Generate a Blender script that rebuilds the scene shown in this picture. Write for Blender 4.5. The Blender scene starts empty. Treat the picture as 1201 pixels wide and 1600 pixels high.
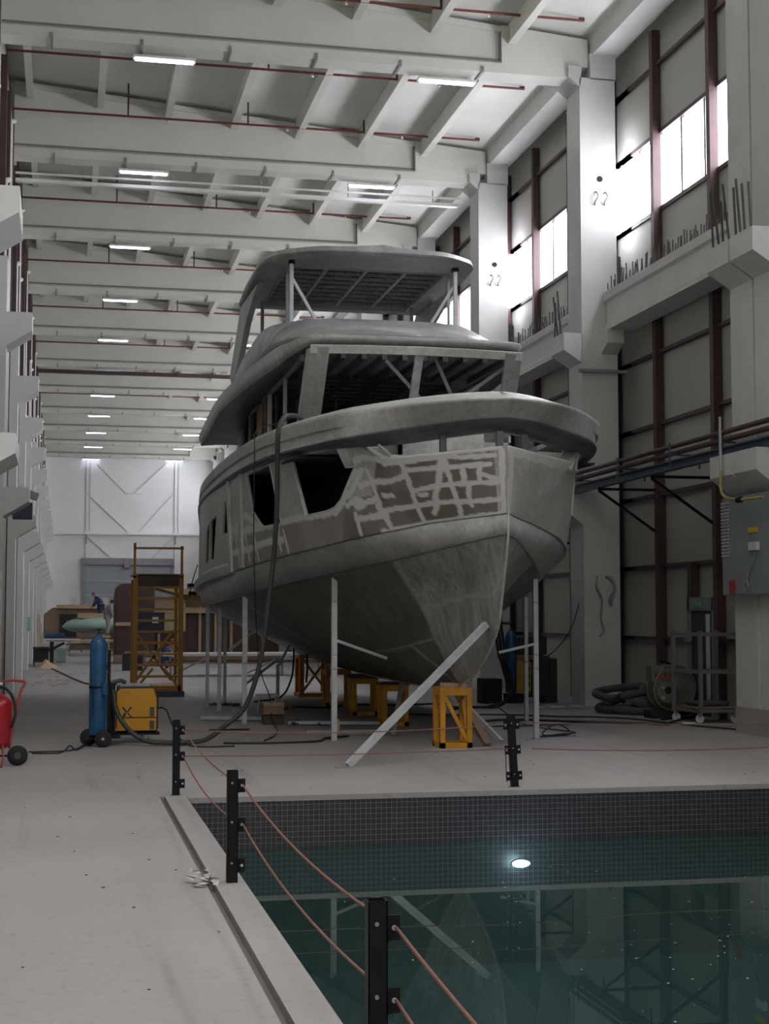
import bpy, bmesh, math, random
from mathutils import Vector, Matrix
import numpy as np
random.seed(7)
PI = math.pi
scn = bpy.context.scene
COL = scn.collection
# ------------------------------------------------------------------ materials
M = {}
def mat(name, col, rough=.6, metal=0., var=.0, scale=2., bump=0., bscale=40., emis=None, es=0., spec=.5, col2=None, stretch=(1, 1, 1), alpha=1., thr=(.35, .65)):
    m = bpy.data.materials.new(name); m.use_nodes = True; nt = m.node_tree; N = nt.nodes; L = nt.links
    b = N['Principled BSDF']; b.inputs['Base Color'].default_value = (*col, 1)
    b.inputs['Roughness'].default_value = rough; b.inputs['Metallic'].default_value = metal
    b.inputs['Specular IOR Level'].default_value = spec
    if emis: b.inputs['Emission Color'].default_value = (*emis, 1); b.inputs['Emission Strength'].default_value = es
    tc = N.new('ShaderNodeTexCoord'); mp = N.new('ShaderNodeMapping'); mp.inputs['Scale'].default_value = stretch
    L.new(tc.outputs['Object'], mp.inputs['Vector'])
    if var or col2:
        n = N.new('ShaderNodeTexNoise'); n.inputs['Scale'].default_value = scale; n.inputs['Detail'].default_value = 6; n.inputs['Roughness'].default_value = .6
        L.new(mp.outputs[0], n.inputs['Vector'])
        r = N.new('ShaderNodeValToRGB'); r.color_ramp.elements[0].position = thr[0]; r.color_ramp.elements[1].position = thr[1]
        c2 = col2 or tuple(min(1, c*(1+var)) for c in col); c1 = col if col2 else tuple(c*(1-var) for c in col)
        r.color_ramp.elements[0].color = (*c1, 1); r.color_ramp.elements[1].color = (*c2, 1)
        L.new(n.outputs['Fac'], r.inputs['Fac']); L.new(r.outputs[0], b.inputs['Base Color'])
    if bump:
        n2 = N.new('ShaderNodeTexNoise'); n2.inputs['Scale'].default_value = bscale; n2.inputs['Detail'].default_value = 4
        L.new(mp.outputs[0], n2.inputs['Vector'])
        bp = N.new('ShaderNodeBump'); bp.inputs['Strength'].default_value = bump; bp.inputs['Distance'].default_value = .02
        L.new(n2.outputs['Fac'], bp.inputs['Height']); L.new(bp.outputs[0], b.inputs['Normal'])
    M[name] = m; return m
mat('white_concrete', (.58, .58, .565), .75, var=.05, scale=1.3, bump=.1)
mat('beam_paint', (.66, .655, .60), .7, var=.04, scale=.8)
mat('roof_sheet', (.72, .73, .69), .55, var=.05, scale=.6)
mat('brown_steel', (.068, .034, .035), .5, var=.15)
mat('white_pipe', (.72, .71, .66), .45)
mat('red_pipe', (.20, .055, .05), .5)
mat('black_steel', (.007, .007, .008), .5, var=.3, scale=8, spec=.25)
mat('blue_steel', (.035, .06, .095), .5)
mat('rope', (.27, .125, .09), .8, bump=.6, bscale=300)
mat('pale_rope', (.45, .38, .33), .8)
mat('yellow_paint', (.52, .235, .008), .5, var=.12, scale=5)
mat('keel_yellow', (.56, .25, .01), .55, var=.15, scale=4, bump=.1)
mat('ochre_paint', (.42, .22, .035), .5, var=.12, scale=6)
mat('machine_yellow', (.52, .24, .003), .38)
mat('dark_plastic', (.02, .02, .022), .5)
mat('rubber', (.014, .014, .015), .75)
mat('gas_blue', (.016, .09, .21), .38, var=.18, scale=9, bump=.05)
mat('valve_brass', (.05, .045, .04), .4, metal=.6)
mat('tank_red', (.34, .012, .022), .28)
mat('steel_grey', (.30, .31, .32), .45, metal=.3, var=.1, scale=5)
mat('light_steel', (.52, .54, .55), .45, metal=.25, var=.1, scale=5)
mat('trolley_grey', (.16, .165, .17), .5)
mat('galvanised', (.36, .37, .38), .4, metal=.4)
mat('cable_black', (.018, .018, .018), .6)
mat('hose_grey', (.05, .05, .048), .6)
mat('duct_grey', (.075, .075, .085), .6, bump=.5, bscale=90)
mat('wood_pale', (.50, .38, .24), .75, var=.15, scale=3, stretch=(1, 1, 8))
mat('wood_brown', (.25, .17, .12), .75, var=.12, scale=2)
mat('mould_brown', (.085, .055, .045), .75, var=.12, scale=2)
mat('green_gel', (.35, .50, .45), .35, var=.08)
mat('cloth_white', (.62, .62, .60), .8)
mat('sawdust', (.55, .42, .27), .95, bump=.6, bscale=60, var=.15, scale=20)
mat('blower_green', (.17, .175, .145), .5, var=.15, scale=6)
mat('faded_red', (.30, .05, .04), .6)
mat('cabinet_blue', (.22, .25, .27), .5)
mat('cabinet_grey', (.55, .57, .58), .5)
mat('door_dark', (.035, .04, .05), .5)
mat('door_frame', (.22, .25, .25), .5)
mat('sign_green', (.01, .16, .06), .5, emis=(.1, .9, .4), es=.03)
mat('sign_white', (.7, .8, .7), .5)
mat('gas_yellow', (.33, .29, .10), .5)
mat('skin', (.45, .27, .2), .6)
mat('hair_dark', (.02, .015, .012), .7)
mat('overall_navy', (.03, .05, .13), .8)
mat('overall_grey', (.30, .33, .36), .8)
mat('overall_blue', (.04, .09, .22), .8)
mat('trousers_beige', (.40, .38, .34), .8)
mat('cap_red', (.35, .08, .08), .7)
mat('roller_door', (.33, .36, .39), .5, var=.04)
mat('white_concrete_lit', (.74, .74, .72), .7, var=.04, scale=1.3)  # lighter copy of the white concrete, paints stronger light on the left columns
mat('end_wall_paint', (.84, .85, .84), .75, var=.04, scale=.4)
mat('pencil_grey', (.60, .60, .59), .8)
mat('plastic_film', (.65, .66, .66), .2)
mat('paper_box', (.36, .28, .18), .85, var=.1)
mat('yellow_sign', (.6, .4, .02), .6)
mat('tube_light', (1, 1, 1), .5, emis=(.72, .76, 1), es=5)
mat('daylight_pane', (.9, .9, .92), .4, emis=(.93, .93, 1), es=8.0)
mat('fill_light_pane', (.9, .9, .9), .4, emis=(1, .95, .93), es=4.4)
mat('pool_lamp', (1, 1, 1), .5, emis=(.9, 1, .97), es=30)
mat('groove_shade_grey', (.22, .22, .20), .8)
mat('dark_bar', (.07, .06, .058), .7)
mat('channel_grey', (.17, .155, .14), .85)
mat('interior_shade', (.02, .02, .022), .7)  # near-black that paints the shade of unlit interiors

def nodemat(name):
    m = bpy.data.materials.new(name); m.use_nodes = True; M[name] = m
    return m, m.node_tree.nodes, m.node_tree.links, m.node_tree.nodes['Principled BSDF']
# concrete floor: worn, slightly pinkish grey screed with stains and faint tyre scuffs
m, N, L, b = nodemat('concrete_floor')
tc = N.new('ShaderNodeTexCoord')
n1 = N.new('ShaderNodeTexNoise'); n1.inputs['Scale'].default_value = .35; n1.inputs['Detail'].default_value = 8
n2 = N.new('ShaderNodeTexNoise'); n2.inputs['Scale'].default_value = 14; n2.inputs['Detail'].default_value = 5
mp = N.new('ShaderNodeMapping'); mp.inputs['Scale'].default_value = (3.5, .16, 1)
n3 = N.new('ShaderNodeTexNoise'); n3.inputs['Scale'].default_value = 1.2; n3.inputs['Detail'].default_value = 4
for n in (n1, n2): L.new(tc.outputs['Object'], n.inputs['Vector'])
L.new(tc.outputs['Object'], mp.inputs['Vector']); L.new(mp.outputs[0], n3.inputs['Vector'])
r1 = N.new('ShaderNodeValToRGB'); r1.color_ramp.elements[0].position = .3; r1.color_ramp.elements[1].position = .7
r1.color_ramp.elements[0].color = (.29, .275, .265, 1); r1.color_ramp.elements[1].color = (.37, .35, .34, 1)
L.new(n1.outputs['Fac'], r1.inputs['Fac'])
r3 = N.new('ShaderNodeValToRGB'); r3.color_ramp.elements[0].position = .60; r3.color_ramp.elements[1].position = .72
r3.color_ramp.elements[0].color = (1, 1, 1, 1); r3.color_ramp.elements[1].color = (.80, .79, .79, 1); L.new(n3.outputs['Fac'], r3.inputs['Fac'])
mx = N.new('ShaderNodeMixRGB'); mx.blend_type = 'MULTIPLY'; mx.inputs[0].default_value = 1; L.new(r1.outputs[0], mx.inputs[1]); L.new(r3.outputs[0], mx.inputs[2])
r2 = N.new('ShaderNodeValToRGB'); r2.color_ramp.elements[0].position = .25; r2.color_ramp.elements[1].position = .45
r2.color_ramp.elements[0].color = (.82, .82, .82, 1); r2.color_ramp.elements[1].color = (1, 1, 1, 1); L.new(n2.outputs['Fac'], r2.inputs['Fac'])
mx2 = N.new('ShaderNodeMixRGB'); mx2.blend_type = 'MULTIPLY'; mx2.inputs[0].default_value = 1; L.new(mx.outputs[0], mx2.inputs[1]); L.new(r2.outputs[0], mx2.inputs[2])
L.new(mx2.outputs[0], b.inputs['Base Color']); b.inputs['Roughness'].default_value = .62
# wall sandwich panels with fine vertical ribs
m, N, L, b = nodemat('wall_panel')
tc = N.new('ShaderNodeTexCoord'); wv = N.new('ShaderNodeTexWave'); wv.wave_type = 'BANDS'; wv.bands_direction = 'Y'; wv.inputs['Scale'].default_value = 3.2; wv.inputs['Distortion'].default_value = 0
L.new(tc.outputs['Object'], wv.inputs['Vector'])
rr = N.new('ShaderNodeValToRGB'); rr.color_ramp.elements[0].position = .0; rr.color_ramp.elements[1].position = .12
rr.color_ramp.elements[0].color = (.33, .33, .31, 1); rr.color_ramp.elements[1].color = (.41, .41, .375, 1)
L.new(wv.outputs['Fac'], rr.inputs['Fac'])
L.new(rr.outputs[0], b.inputs['Base Color']); b.inputs['Roughness'].default_value = .6
# pool mosaic: 5 cm dark grey tiles with pale joints
m, N, L, b = nodemat('pool_tiles')
tc = N.new('ShaderNodeTexCoord'); sx = N.new('ShaderNodeSeparateXYZ'); L.new(tc.outputs['Object'], sx.inputs[0])
def math_n(op, a, bb):
    q = N.new('ShaderNodeMath'); q.operation = op
    for i, v in ((0, a), (1, bb)):
        if isinstance(v, (int, float)): q.inputs[i].default_value = v
        else: L.new(v, q.inputs[i])
    return q.outputs[0]
T = .052
def grid(o):
    f = math_n('FRACT', math_n('DIVIDE', math_n('ADD', o, 50.0), T), 0); return math_n('LESS_THAN', f, .085)
s_xy = math_n('ADD', sx.outputs[0], sx.outputs[1])
g = math_n('MAXIMUM', grid(s_xy), grid(sx.outputs[2]))
cell = N.new('ShaderNodeTexWhiteNoise'); cell.noise_dimensions = '2D'
cx_ = N.new('ShaderNodeCombineXYZ'); L.new(math_n('FLOOR', math_n('DIVIDE', math_n('ADD', s_xy, 50.), T), 0), cx_.inputs[0]); L.new(math_n('FLOOR', math_n('DIVIDE', math_n('ADD', sx.outputs[2], 50.), T), 0), cx_.inputs[1])
L.new(cx_.outputs[0], cell.inputs['Vector'])
rc = N.new('ShaderNodeValToRGB'); rc.color_ramp.elements[0].color = (.022, .022, .028, 1); rc.color_ramp.elements[1].color = (.034, .033, .040, 1); L.new(cell.outputs['Value'], rc.inputs['Fac'])
mx = N.new('ShaderNodeMixRGB'); L.new(g, mx.inputs[0]); L.new(rc.outputs[0], mx.inputs[1]); mx.inputs[2].default_value = (.17, .17, .185, 1)
L.new(mx.outputs[0], b.inputs['Base Color']); b.inputs['Roughness'].default_value = .35
mat('pool_floor', (.03, .06, .06), .7, var=.1)
# water: clear tinted surface with mirror-like fresnel reflection
m = bpy.data.materials.new('pool_water'); m.use_nodes = True; M['pool_water'] = m; N = m.node_tree.nodes; L = m.node_tree.links
N.remove(N['Principled BSDF']); out = N['Material Output']
tr = N.new('ShaderNodeBsdfTransparent'); tr.inputs[0].default_value = (.40, .50, .54, 1)
di = N.new('ShaderNodeBsdfDiffuse'); di.inputs[0].default_value = (.025, .058, .055, 1)
ma = N.new('ShaderNodeMixShader'); ma.inputs[0].default_value = .62; L.new(tr.outputs[0], ma.inputs[1]); L.new(di.outputs[0], ma.inputs[2])
gl = N.new('ShaderNodeBsdfGlossy'); gl.inputs['Roughness'].default_value = .012; gl.inputs[0].default_value = (.95, 1, .98, 1)
fr = N.new('ShaderNodeFresnel'); fr.inputs[0].default_value = 1.33
ms = N.new('ShaderNodeMixShader'); L.new(fr.outputs[0], ms.inputs[0]); L.new(ma.outputs[0], ms.inputs[1]); L.new(gl.outputs[0], ms.inputs[2])
nz = N.new('ShaderNodeTexNoise'); nz.inputs['Scale'].default_value = 2.5; bp = N.new('ShaderNodeBump'); bp.inputs['Strength'].default_value = .02; bp.inputs['Distance'].default_value = .02
L.new(nz.outputs['Fac'], bp.inputs['Height']); L.new(bp.outputs[0], gl.inputs['Normal']); L.new(bp.outputs[0], fr.inputs['Normal'])
L.new(ms.outputs[0], out.inputs['Surface'])
# bare aluminium plate: ground, brushed, with duller mill-finish areas
def alu(name, c1, c2, c3, metal=.45, rough=.42, sc=.9, seam=False, stretch=(1, 1, 1), ground=False):
    m, N, L, b = nodemat(name)
    tc = N.new('ShaderNodeTexCoord'); n1 = N.new('ShaderNodeTexNoise'); n1.inputs['Scale'].default_value = sc; n1.inputs['Detail'].default_value = 7; n1.inputs['Distortion'].default_value = .6
    L.new(tc.outputs['Object'], n1.inputs['Vector'])
    r = N.new('ShaderNodeValToRGB'); e = r.color_ramp.elements; e[0].position = .32; e[0].color = (*c1, 1); e[1].position = .56; e[1].color = (*c2, 1); e3 = e.new(.72); e3.color = (*c3, 1)
    L.new(n1.outputs['Fac'], r.inputs['Fac'])
    mp = N.new('ShaderNodeMapping'); mp.inputs['Scale'].default_value = stretch; n2 = N.new('ShaderNodeTexNoise'); n2.inputs['Scale'].default_value = 9; n2.inputs['Detail'].default_value = 6; n2.inputs['Distortion'].default_value = 1.2
    L.new(tc.outputs['Object'], mp.inputs['Vector']); L.new(mp.outputs[0], n2.inputs['Vector'])
    r2 = N.new('ShaderNodeValToRGB'); r2.color_ramp.elements[0].position = .3; r2.color_ramp.elements[1].position = .75
    k_ = .14 if ground else 0
    r2.color_ramp.elements[0].color = (.8-k_, .8-k_, .8-k_, 1); r2.color_ramp.elements[1].color = (1.15+k_, 1.15+k_, 1.15+k_, 1); L.new(n2.outputs['Fac'], r2.inputs['Fac'])
    mx = N.new('ShaderNodeMixRGB'); mx.blend_type = 'MULTIPLY'; mx.inputs[0].default_value = 1; L.new(r.outputs[0], mx.inputs[1]); L.new(r2.outputs[0], mx.inputs[2])
    last = mx.outputs[0]
    if seam:
        at = N.new('ShaderNodeAttribute'); at.attribute_name = 'primer'; m1 = N.new('ShaderNodeMixRGB'); L.new(at.outputs['Fac'], m1.inputs[0]); L.new(last, m1.inputs[1])
        n4 = N.new('ShaderNodeTexNoise'); n4.inputs['Scale'].default_value = 1.7; L.new(tc.outputs['Object'], n4.inputs['Vector'])
        r4 = N.new('ShaderNodeValToRGB'); r4.color_ramp.elements[0].position = .42; r4.color_ramp.elements[1].position = .58; r4.color_ramp.elements[0].color = (.16, .13, .11, 1); r4.color_ramp.elements[1].color = (.19, .175, .165, 1)
        L.new(n4.outputs['Fac'], r4.inputs['Fac']); L.new(r4.outputs[0], m1.inputs[2])
        a2 = N.new('ShaderNodeAttribute'); a2.attribute_name = 'filler'; m2 = N.new('ShaderNodeMixRGB'); L.new(a2.outputs['Fac'], m2.inputs[0]); L.new(m1.outputs[0], m2.inputs[1]); m2.inputs[2].default_value = (.60, .60, .565, 1)
        last = m2.outputs[0]
    if ground:
        at = N.new('ShaderNodeAttribute'); at.attribute_name = 'polished'; m1 = N.new('ShaderNodeMixRGB'); L.new(at.outputs['Fac'], m1.inputs[0]); L.new(last, m1.inputs[2])
        m3 = N.new('ShaderNodeMixRGB'); m3.blend_type = 'MULTIPLY'; m3.inputs[0].default_value = 1; L.new(last, m3.inputs[1]); m3.inputs[2].default_value = (.40, .40, .35, 1); L.new(m3.outputs[0], m1.inputs[1])
        a2 = N.new('ShaderNodeAttribute'); a2.attribute_name = 'seam'; m2 = N.new('ShaderNodeMixRGB'); m4 = N.new('ShaderNodeMath'); m4.operation = 'MULTIPLY'; m4.inputs[1].default_value = .6; L.new(a2.outputs['Fac'], m4.inputs[0]); L.new(m4.outputs[0], m2.inputs[0]); L.new(m1.outputs[0], m2.inputs[1]); m2.inputs[2].default_value = (.42, .42, .40, 1)
        last = m2.outputs[0]
    L.new(last, b.inputs['Base Color']); b.inputs['Metallic'].default_value = metal; b.inputs['Roughness'].default_value = rough
alu('aluminium', (.33, .325, .31), (.42, .415, .40), (.54, .54, .53), metal=.2)
alu('aluminium_side', (.36, .345, .315), (.42, .41, .385), (.50, .50, .49), seam=True, metal=.12)
alu('aluminium_ground', (.25, .25, .24), (.33, .33, .32), (.48, .48, .47), sc=1.1, stretch=(1, 1, .22), metal=.25, ground=True)
alu('aluminium_bright', (.50, .50, .48), (.60, .60, .58), (.70, .70, .69), metal=.15)
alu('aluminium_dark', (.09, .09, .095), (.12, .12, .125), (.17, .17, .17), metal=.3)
alu('aluminium_roof', (.34, .34, .345), (.50, .49, .47), (.64, .64, .64), metal=.2, sc=1.6)

# ------------------------------------------------------------------ mesh helpers
class MB:
    def __init__(s): s.v = []; s.f = []; s.mi = []; s.cur = 0
    def add(s, vs, fs):
        o = len(s.v); s.v += [tuple(v) for v in vs]; s.f += [tuple(i+o for i in f) for f in fs]; s.mi += [s.cur]*len(fs); return s
    def box(s, x0, y0, z0, x1, y1, z1):
        return s.add([(x0, y0, z0), (x1, y0, z0), (x1, y1, z0), (x0, y1, z0), (x0, y0, z1), (x1, y0, z1), (x1, y1, z1), (x0, y1, z1)],
                     [(0, 3, 2, 1), (4, 5, 6, 7), (0, 1, 5, 4), (1, 2, 6, 5), (2, 3, 7, 6), (3, 0, 4, 7)])
    def cbox(s, c, sz, rz=0, rx=0, ry=0):
        R = Matrix.Rotation(rz, 3, 'Z') @ Matrix.Rotation(ry, 3, 'Y') @ Matrix.Rotation(rx, 3, 'X')
        vs = []
        for k in ((-1, -1, -1), (1, -1, -1), (1, 1, -1), (-1, 1, -1), (-1, -1, 1), (1, -1, 1), (1, 1, 1), (-1, 1, 1)):
            vs.append(Vector(c)+R @ Vector([k[i]*sz[i]/2 for i in range(3)]))
        return s.add(vs, [(0, 3, 2, 1), (4, 5, 6, 7), (0, 1, 5, 4), (1, 2, 6, 5), (2, 3, 7, 6), (3, 0, 4, 7)])
    def bar(s, a, b, w, h=None, up=(0, 0, 1)):
        h = h or w; a = Vector(a); b = Vector(b); d = (b-a).normalized(); u = Vector(up)
        if abs(d.dot(u)) > .95: u = Vector((1, 0, 0))
        x = d.cross(u).normalized(); z = x.cross(d)
        vs = [p+x*i*w/2+z*j*h/2 for p in (a, b) for i, j in ((-1, -1), (1, -1), (1, 1), (-1, 1))]
        return s.add(vs, [(0, 1, 2, 3), (7, 6, 5, 4), (0, 4, 5, 1), (1, 5, 6, 2), (2, 6, 7, 3), (3, 7, 4, 0)])
    def tube(s, pts, r, n=8, caps=True):
        P = [Vector(p) for p in pts]; rs = r if isinstance(r, (list, tuple)) else [r]*len(P); vs = []; prev = None
        for i, p in enumerate(P):
            d = (P[min(i+1, len(P)-1)]-P[max(i-1, 0)]).normalized()
            if prev is None: a = Vector((0, 0, 1)) if abs(d.z) < .9 else Vector((1, 0, 0)); x = d.cross(a).normalized()
            else: x = (prev-d*prev.dot(d)).normalized()
            prev = x; y = d.cross(x)
            vs += [p+(x*math.cos(2*PI*k/n)+y*math.sin(2*PI*k/n))*rs[i] for k in range(n)]
        fs = [(i*n+k, i*n+(k+1) % n, (i+1)*n+(k+1) % n, (i+1)*n+k) for i in range(len(P)-1) for k in range(n)]
        if caps: fs += [tuple(range(n-1, -1, -1)), tuple(range((len(P)-1)*n, len(P)*n))]
        return s.add(vs, fs)
    def cyl(s, c, r, h, axis='Z', n=20, r2=None):
        c = Vector(c); A = {'X': Vector((1, 0, 0)), 'Y': Vector((0, 1, 0)), 'Z': Vector((0, 0, 1))}[axis] if isinstance(axis, str) else Vector(axis).normalized()
        return s.tube([c-A*h/2, c+A*h/2], [r, r if r2 is None else r2], n)
    def lathe(s, c, prof, n=24, axis='Z'):
        c = Vector(c); vs = []
        for r, z in prof:
            for k in range(n):
                a = 2*PI*k/n; p = Vector((r*math.cos(a), r*math.sin(a), z))
                if axis == 'X': p = Vector((p.z, p.x, p.y))
                if axis == 'Y': p = Vector((p.x, p.z, p.y))
                vs.append(c+p)
        m = len(prof); fs = [(i*n+k, i*n+(k+1) % n, (i+1)*n+(k+1) % n, (i+1)*n+k) for i in range(m-1) for k in range(n)]
        return s.add(vs, fs+[tuple(range(n-1, -1, -1)), tuple(range((m-1)*n, m*n))])
    def prism(s, pts, d, axis='Y'):
        """closed outline (2D) extruded from d[0] to d[1] along axis; outline axes are the other two in order"""
        def P(a, b, t): return {'X': (t, a, b), 'Y': (a, t, b), 'Z': (a, b, t)}[axis]
        n = len(pts); vs = [P(a, b, d[0]) for a, b in pts]+[P(a, b, d[1]) for a, b in pts]
        return s.add(vs, [tuple(range(n)), tuple(range(2*n-1, n-1, -1))]+[(i, i+n, (i+1) % n+n, (i+1) % n) for i in range(n)])
    def grid(s, rows, close=False):
        """loft a list of rows of points"""
        n = len(rows[0]); vs = [p for r in rows for p in r]
        fs = [(i*n+j, i*n+j+1, (i+1)*n+j+1, (i+1)*n+j) for i in range(len(rows)-1) for j in range(n-1)]
        if close: fs += [(i*n+n-1, i*n, (i+1)*n, (i+1)*n+n-1) for i in range(len(rows)-1)]
        return s.add(vs, fs)
    def build(s, name, m, parent=None, smooth=False, bevel=0, solid=0, keep=False, auto=None):
        me = bpy.data.meshes.new(name); me.from_pydata(s.v, [], s.f)
        ms = m if isinstance(m, (list, tuple)) else [m]
        for k in ms: me.materials.append(M[k])
        if len(ms) > 1: me.polygons.foreach_set('material_index', s.mi)
        bm = bmesh.new(); bm.from_mesh(me)
        if auto: bmesh.ops.remove_doubles(bm, verts=bm.verts, dist=.0005)
        if not keep: bmesh.ops.recalc_face_normals(bm, faces=bm.faces)
        if auto:
            for e in bm.edges:
                if len(e.link_faces) == 2 and e.calc_face_angle(0) > math.radians(auto): e.smooth = False
            for f in bm.faces: f.smooth = True
        bm.to_mesh(me); bm.free()
        if smooth: me.polygons.foreach_set('use_smooth', [True]*len(me.polygons))
        me.update()
        o = bpy.data.objects.new(name, me); COL.objects.link(o)
        if solid: md = o.modifiers.new('thick', 'SOLIDIFY'); md.thickness = solid; md.offset = 0
        if bevel: md = o.modifiers.new('bevel', 'BEVEL'); md.width = bevel; md.segments = 2; md.limit_method = 'ANGLE'
        if parent:
            o.parent = parent; o.matrix_parent_inverse = Matrix.Translation(parent.location).inverted() if parent.rotation_euler.z == 0 else parent.matrix_basis.inverted()
        return o
def tag(o, label, cat, group=None, kind=None):
    o['label'] = label; o['category'] = cat
    if group: o['group'] = group
    if kind: o['kind'] = kind
    return o
def thing(name, label, cat, loc=(0, 0, 0), group=None, kind=None):
    o = bpy.data.objects.new(name, None); COL.objects.link(o); o.location = loc; o.empty_display_size = .2
    return tag(o, label, cat, group, kind)
def copy_tree(o, par=None, loc=None, rz=None):
    c = o.copy(); COL.objects.link(c)
    if par: c.parent = par
    if loc is not None: c.location = loc
    if rz is not None: c.rotation_euler = (0, 0, rz)
    for ch in list(o.children): copy_tree(ch, c)
    return c
ORD = ['first', 'second', 'third', 'fourth', 'fifth', 'sixth', 'seventh', 'eighth', 'ninth', 'tenth', 'eleventh', 'twelfth', 'thirteenth']
def catmull(pts, n=8):
    P = [Vector(p) for p in pts]; P = [P[0]*2-P[1]]+P+[P[-1]*2-P[-2]]; out = []
    for i in range(1, len(P)-2):
        a, b, c, d = P[i-1:i+3]
        for k in range(n):
            t = k/n; out.append(.5*((2*b)+(c-a)*t+(2*a-5*b+4*c-d)*t*t+(3*b-a-3*c+d)*t**3))
    return out+[P[-2]]
def sag(a, b, s, n=18):
    a = Vector(a); b = Vector(b); return [a.lerp(b, t/n)-Vector((0, 0, s*4*(t/n)*(1-t/n))) for t in range(n+1)]

XC = 5.25
def pch(xs, ys):
    xs = np.array(xs, float); ys = np.array(ys, float); h = np.diff(xs); d = np.diff(ys)/h; m = np.zeros(len(xs))
    for i in range(1, len(xs)-1):
        if d[i-1]*d[i] > 0:
            w1 = 2*h[i]+h[i-1]; w2 = h[i]+2*h[i-1]; m[i] = (w1+w2)/(w1/d[i-1]+w2/d[i])
    m[0] = d[0]; m[-1] = d[-1]
    def f(x):
        x = min(max(x, xs[0]), xs[-1]); i = min(int(np.searchsorted(xs, x, side='right'))-1, len(h)-1)
        t = (x-xs[i])/h[i]
        return float((1+2*t)*(1-t)**2*ys[i]+t*(1-t)**2*h[i]*m[i]+t*t*(3-2*t)*ys[i+1]+t*t*(t-1)*h[i]*m[i+1])
    return f
class Ln:
    """a longitudinal line of the boat: half breadth and height along Y"""
    def __init__(s, y0, y1, B, Z):
        s.y0, s.y1 = y0, y1; s.B = pch(*zip(*B)); s.Z = pch(*zip(*Z))
    def Y(s, u): return s.y0+(s.y1-s.y0)*u
    def at(s, u): y = s.Y(u); return s.B(y), y, s.Z(y)
YE = 34.0
L_LO = Ln(17.44, YE, [(17.44, 0), (18, .31), (18.5, .53), (19, .76), (19.5, .97), (20, 1.17), (20.5, 1.35), (21, 1.53), (22, 1.84), (23, 2.08), (24.7, 2.38), (27, 2.5), (30, 2.48), (34, 2.1)],
          [(17.44, 2.75), (18, 2.68), (18.5, 2.62), (19, 2.55), (20, 2.45), (21, 2.36), (22, 2.28), (23, 2.2), (24.7, 2.11), (28, 2.0), (34, 1.96)])
L_UP = Ln(17.43, YE, [(17.43, 0), (18, .30), (18.5, .62), (19, 1.0), (19.5, 1.33), (20, 1.57), (20.5, 1.77), (21.5, 2.08), (23, 2.36), (25, 2.52), (28, 2.6), (30, 2.57), (34, 2.2)],
          [(17.43, 3.0), (18.5, 2.95), (19, 2.88), (20, 2.76), (21, 2.67), (23, 2.55), (25, 2.48), (28, 2.42), (31, 2.33), (34, 2.28)])
L_DK = Ln(17.42, YE, [(17.42, 0), (17.7, .28), (18, .58), (18.5, 1.07), (19, 1.40), (19.5, 1.66), (20, 1.86), (21, 2.12), (22, 2.30), (23, 2.42), (25, 2.53), (28, 2.6), (30, 2.56), (34, 2.15)],
          [(17.42, 3.82), (18.5, 3.78), (18.75, 3.79), (19.25, 4.0), (20, 4.03), (28, 4.0), (31, 3.95), (34, 3.5)])
CAPB = [(17.26, 0), (17.3, .12), (17.4, .36), (17.7, .79), (18.18, 1.2), (18.65, 1.5), (19.4, 1.9), (20.1, 2.12), (20.8, 2.3), (21.6, 2.46), (23.6, 2.59), (26, 2.64), (28, 2.62), (30, 2.57), (34, 2.2)]
L_CAP = Ln(17.26, YE, CAPB, [(17.26, 4.38), (29, 4.38), (31, 4.3), (32.5, 4.1), (34, 3.75)])
L_FACE = Ln(17.46, YE, [(17.46, 0), (17.55, .25), (18, .80), (18.5, 1.33), (19, 1.67), (19.6, 1.93), (20.8, 2.27), (21.6, 2.43), (23.6, 2.58), (26, 2.64), (28, 2.63), (30, 2.6), (34, 2.22)],
            [(17.46, 4.17), (18, 4.13), (18.5, 4.08), (19, 4.06), (21, 4.05), (29, 4.05), (31, 3.97), (34, 3.5)])
def upper(u, t):
    a = L_UP.at(u); b = L_DK.at(u); return tuple(a[i]+(b[i]-a[i])*t for i in range(3))
# ================================================================== THE HALL
BAY = 7.55; Y1 = 28.3; NB = 11; YFAR = 104.5; YBACK = -9.0; XL = -1.40; XR = 11.22
def topz(x): return 14.44-.0857*(x+1.3)
def S(o, label, cat): return tag(o, label, cat, kind='structure')
# pool: x 1.21..13, y -3..14.7
PX0, PX1, PY0, PY1, WZ, PD = 1.21, 10.0, 2.2, 14.70, -.49, -1.7
f = MB(); t = -.25
f.box(-6, YBACK, t, .95, YFAR+1, 0)
f.box(1.0, PY1+.24, t, 16, YFAR+1, 0); f.box(.95, PY1+.24, t, 1.0, YFAR+1, 0); f.box(.95, YBACK, t, 16, PY0, 0); f.box(PX1, PY0, t, 16, PY1+.24, 0)
S(f.build('floor', 'concrete_floor'), 'worn pale concrete hall floor with scuffs and stains', 'floor')
f = MB(); f.box(.95, PY0, -.06, 1.0, PY1+.24, -.035)
S(f.build('trim_1', 'channel_grey'), 'narrow recessed drain channel beside the pool kerb', 'channel')
f = MB(); f.prism([(PX0, -.04), (1.0, -.04), (1.0, .012), (PX0-.012, .012), (PX0, 0)], (PY0, PY1+.24), 'Y')
S(f.build('trim_2', 'concrete_floor'), 'pale concrete kerb strip along the left edge of the pool', 'kerb')
f = MB(); f.box(PX0, PY1-.008, -.04, PX1, PY1+.24, .012)
S(f.build('trim_3', 'concrete_floor'), 'pale concrete kerb strip along the far edge of the pool', 'kerb')
f = MB()
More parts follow.
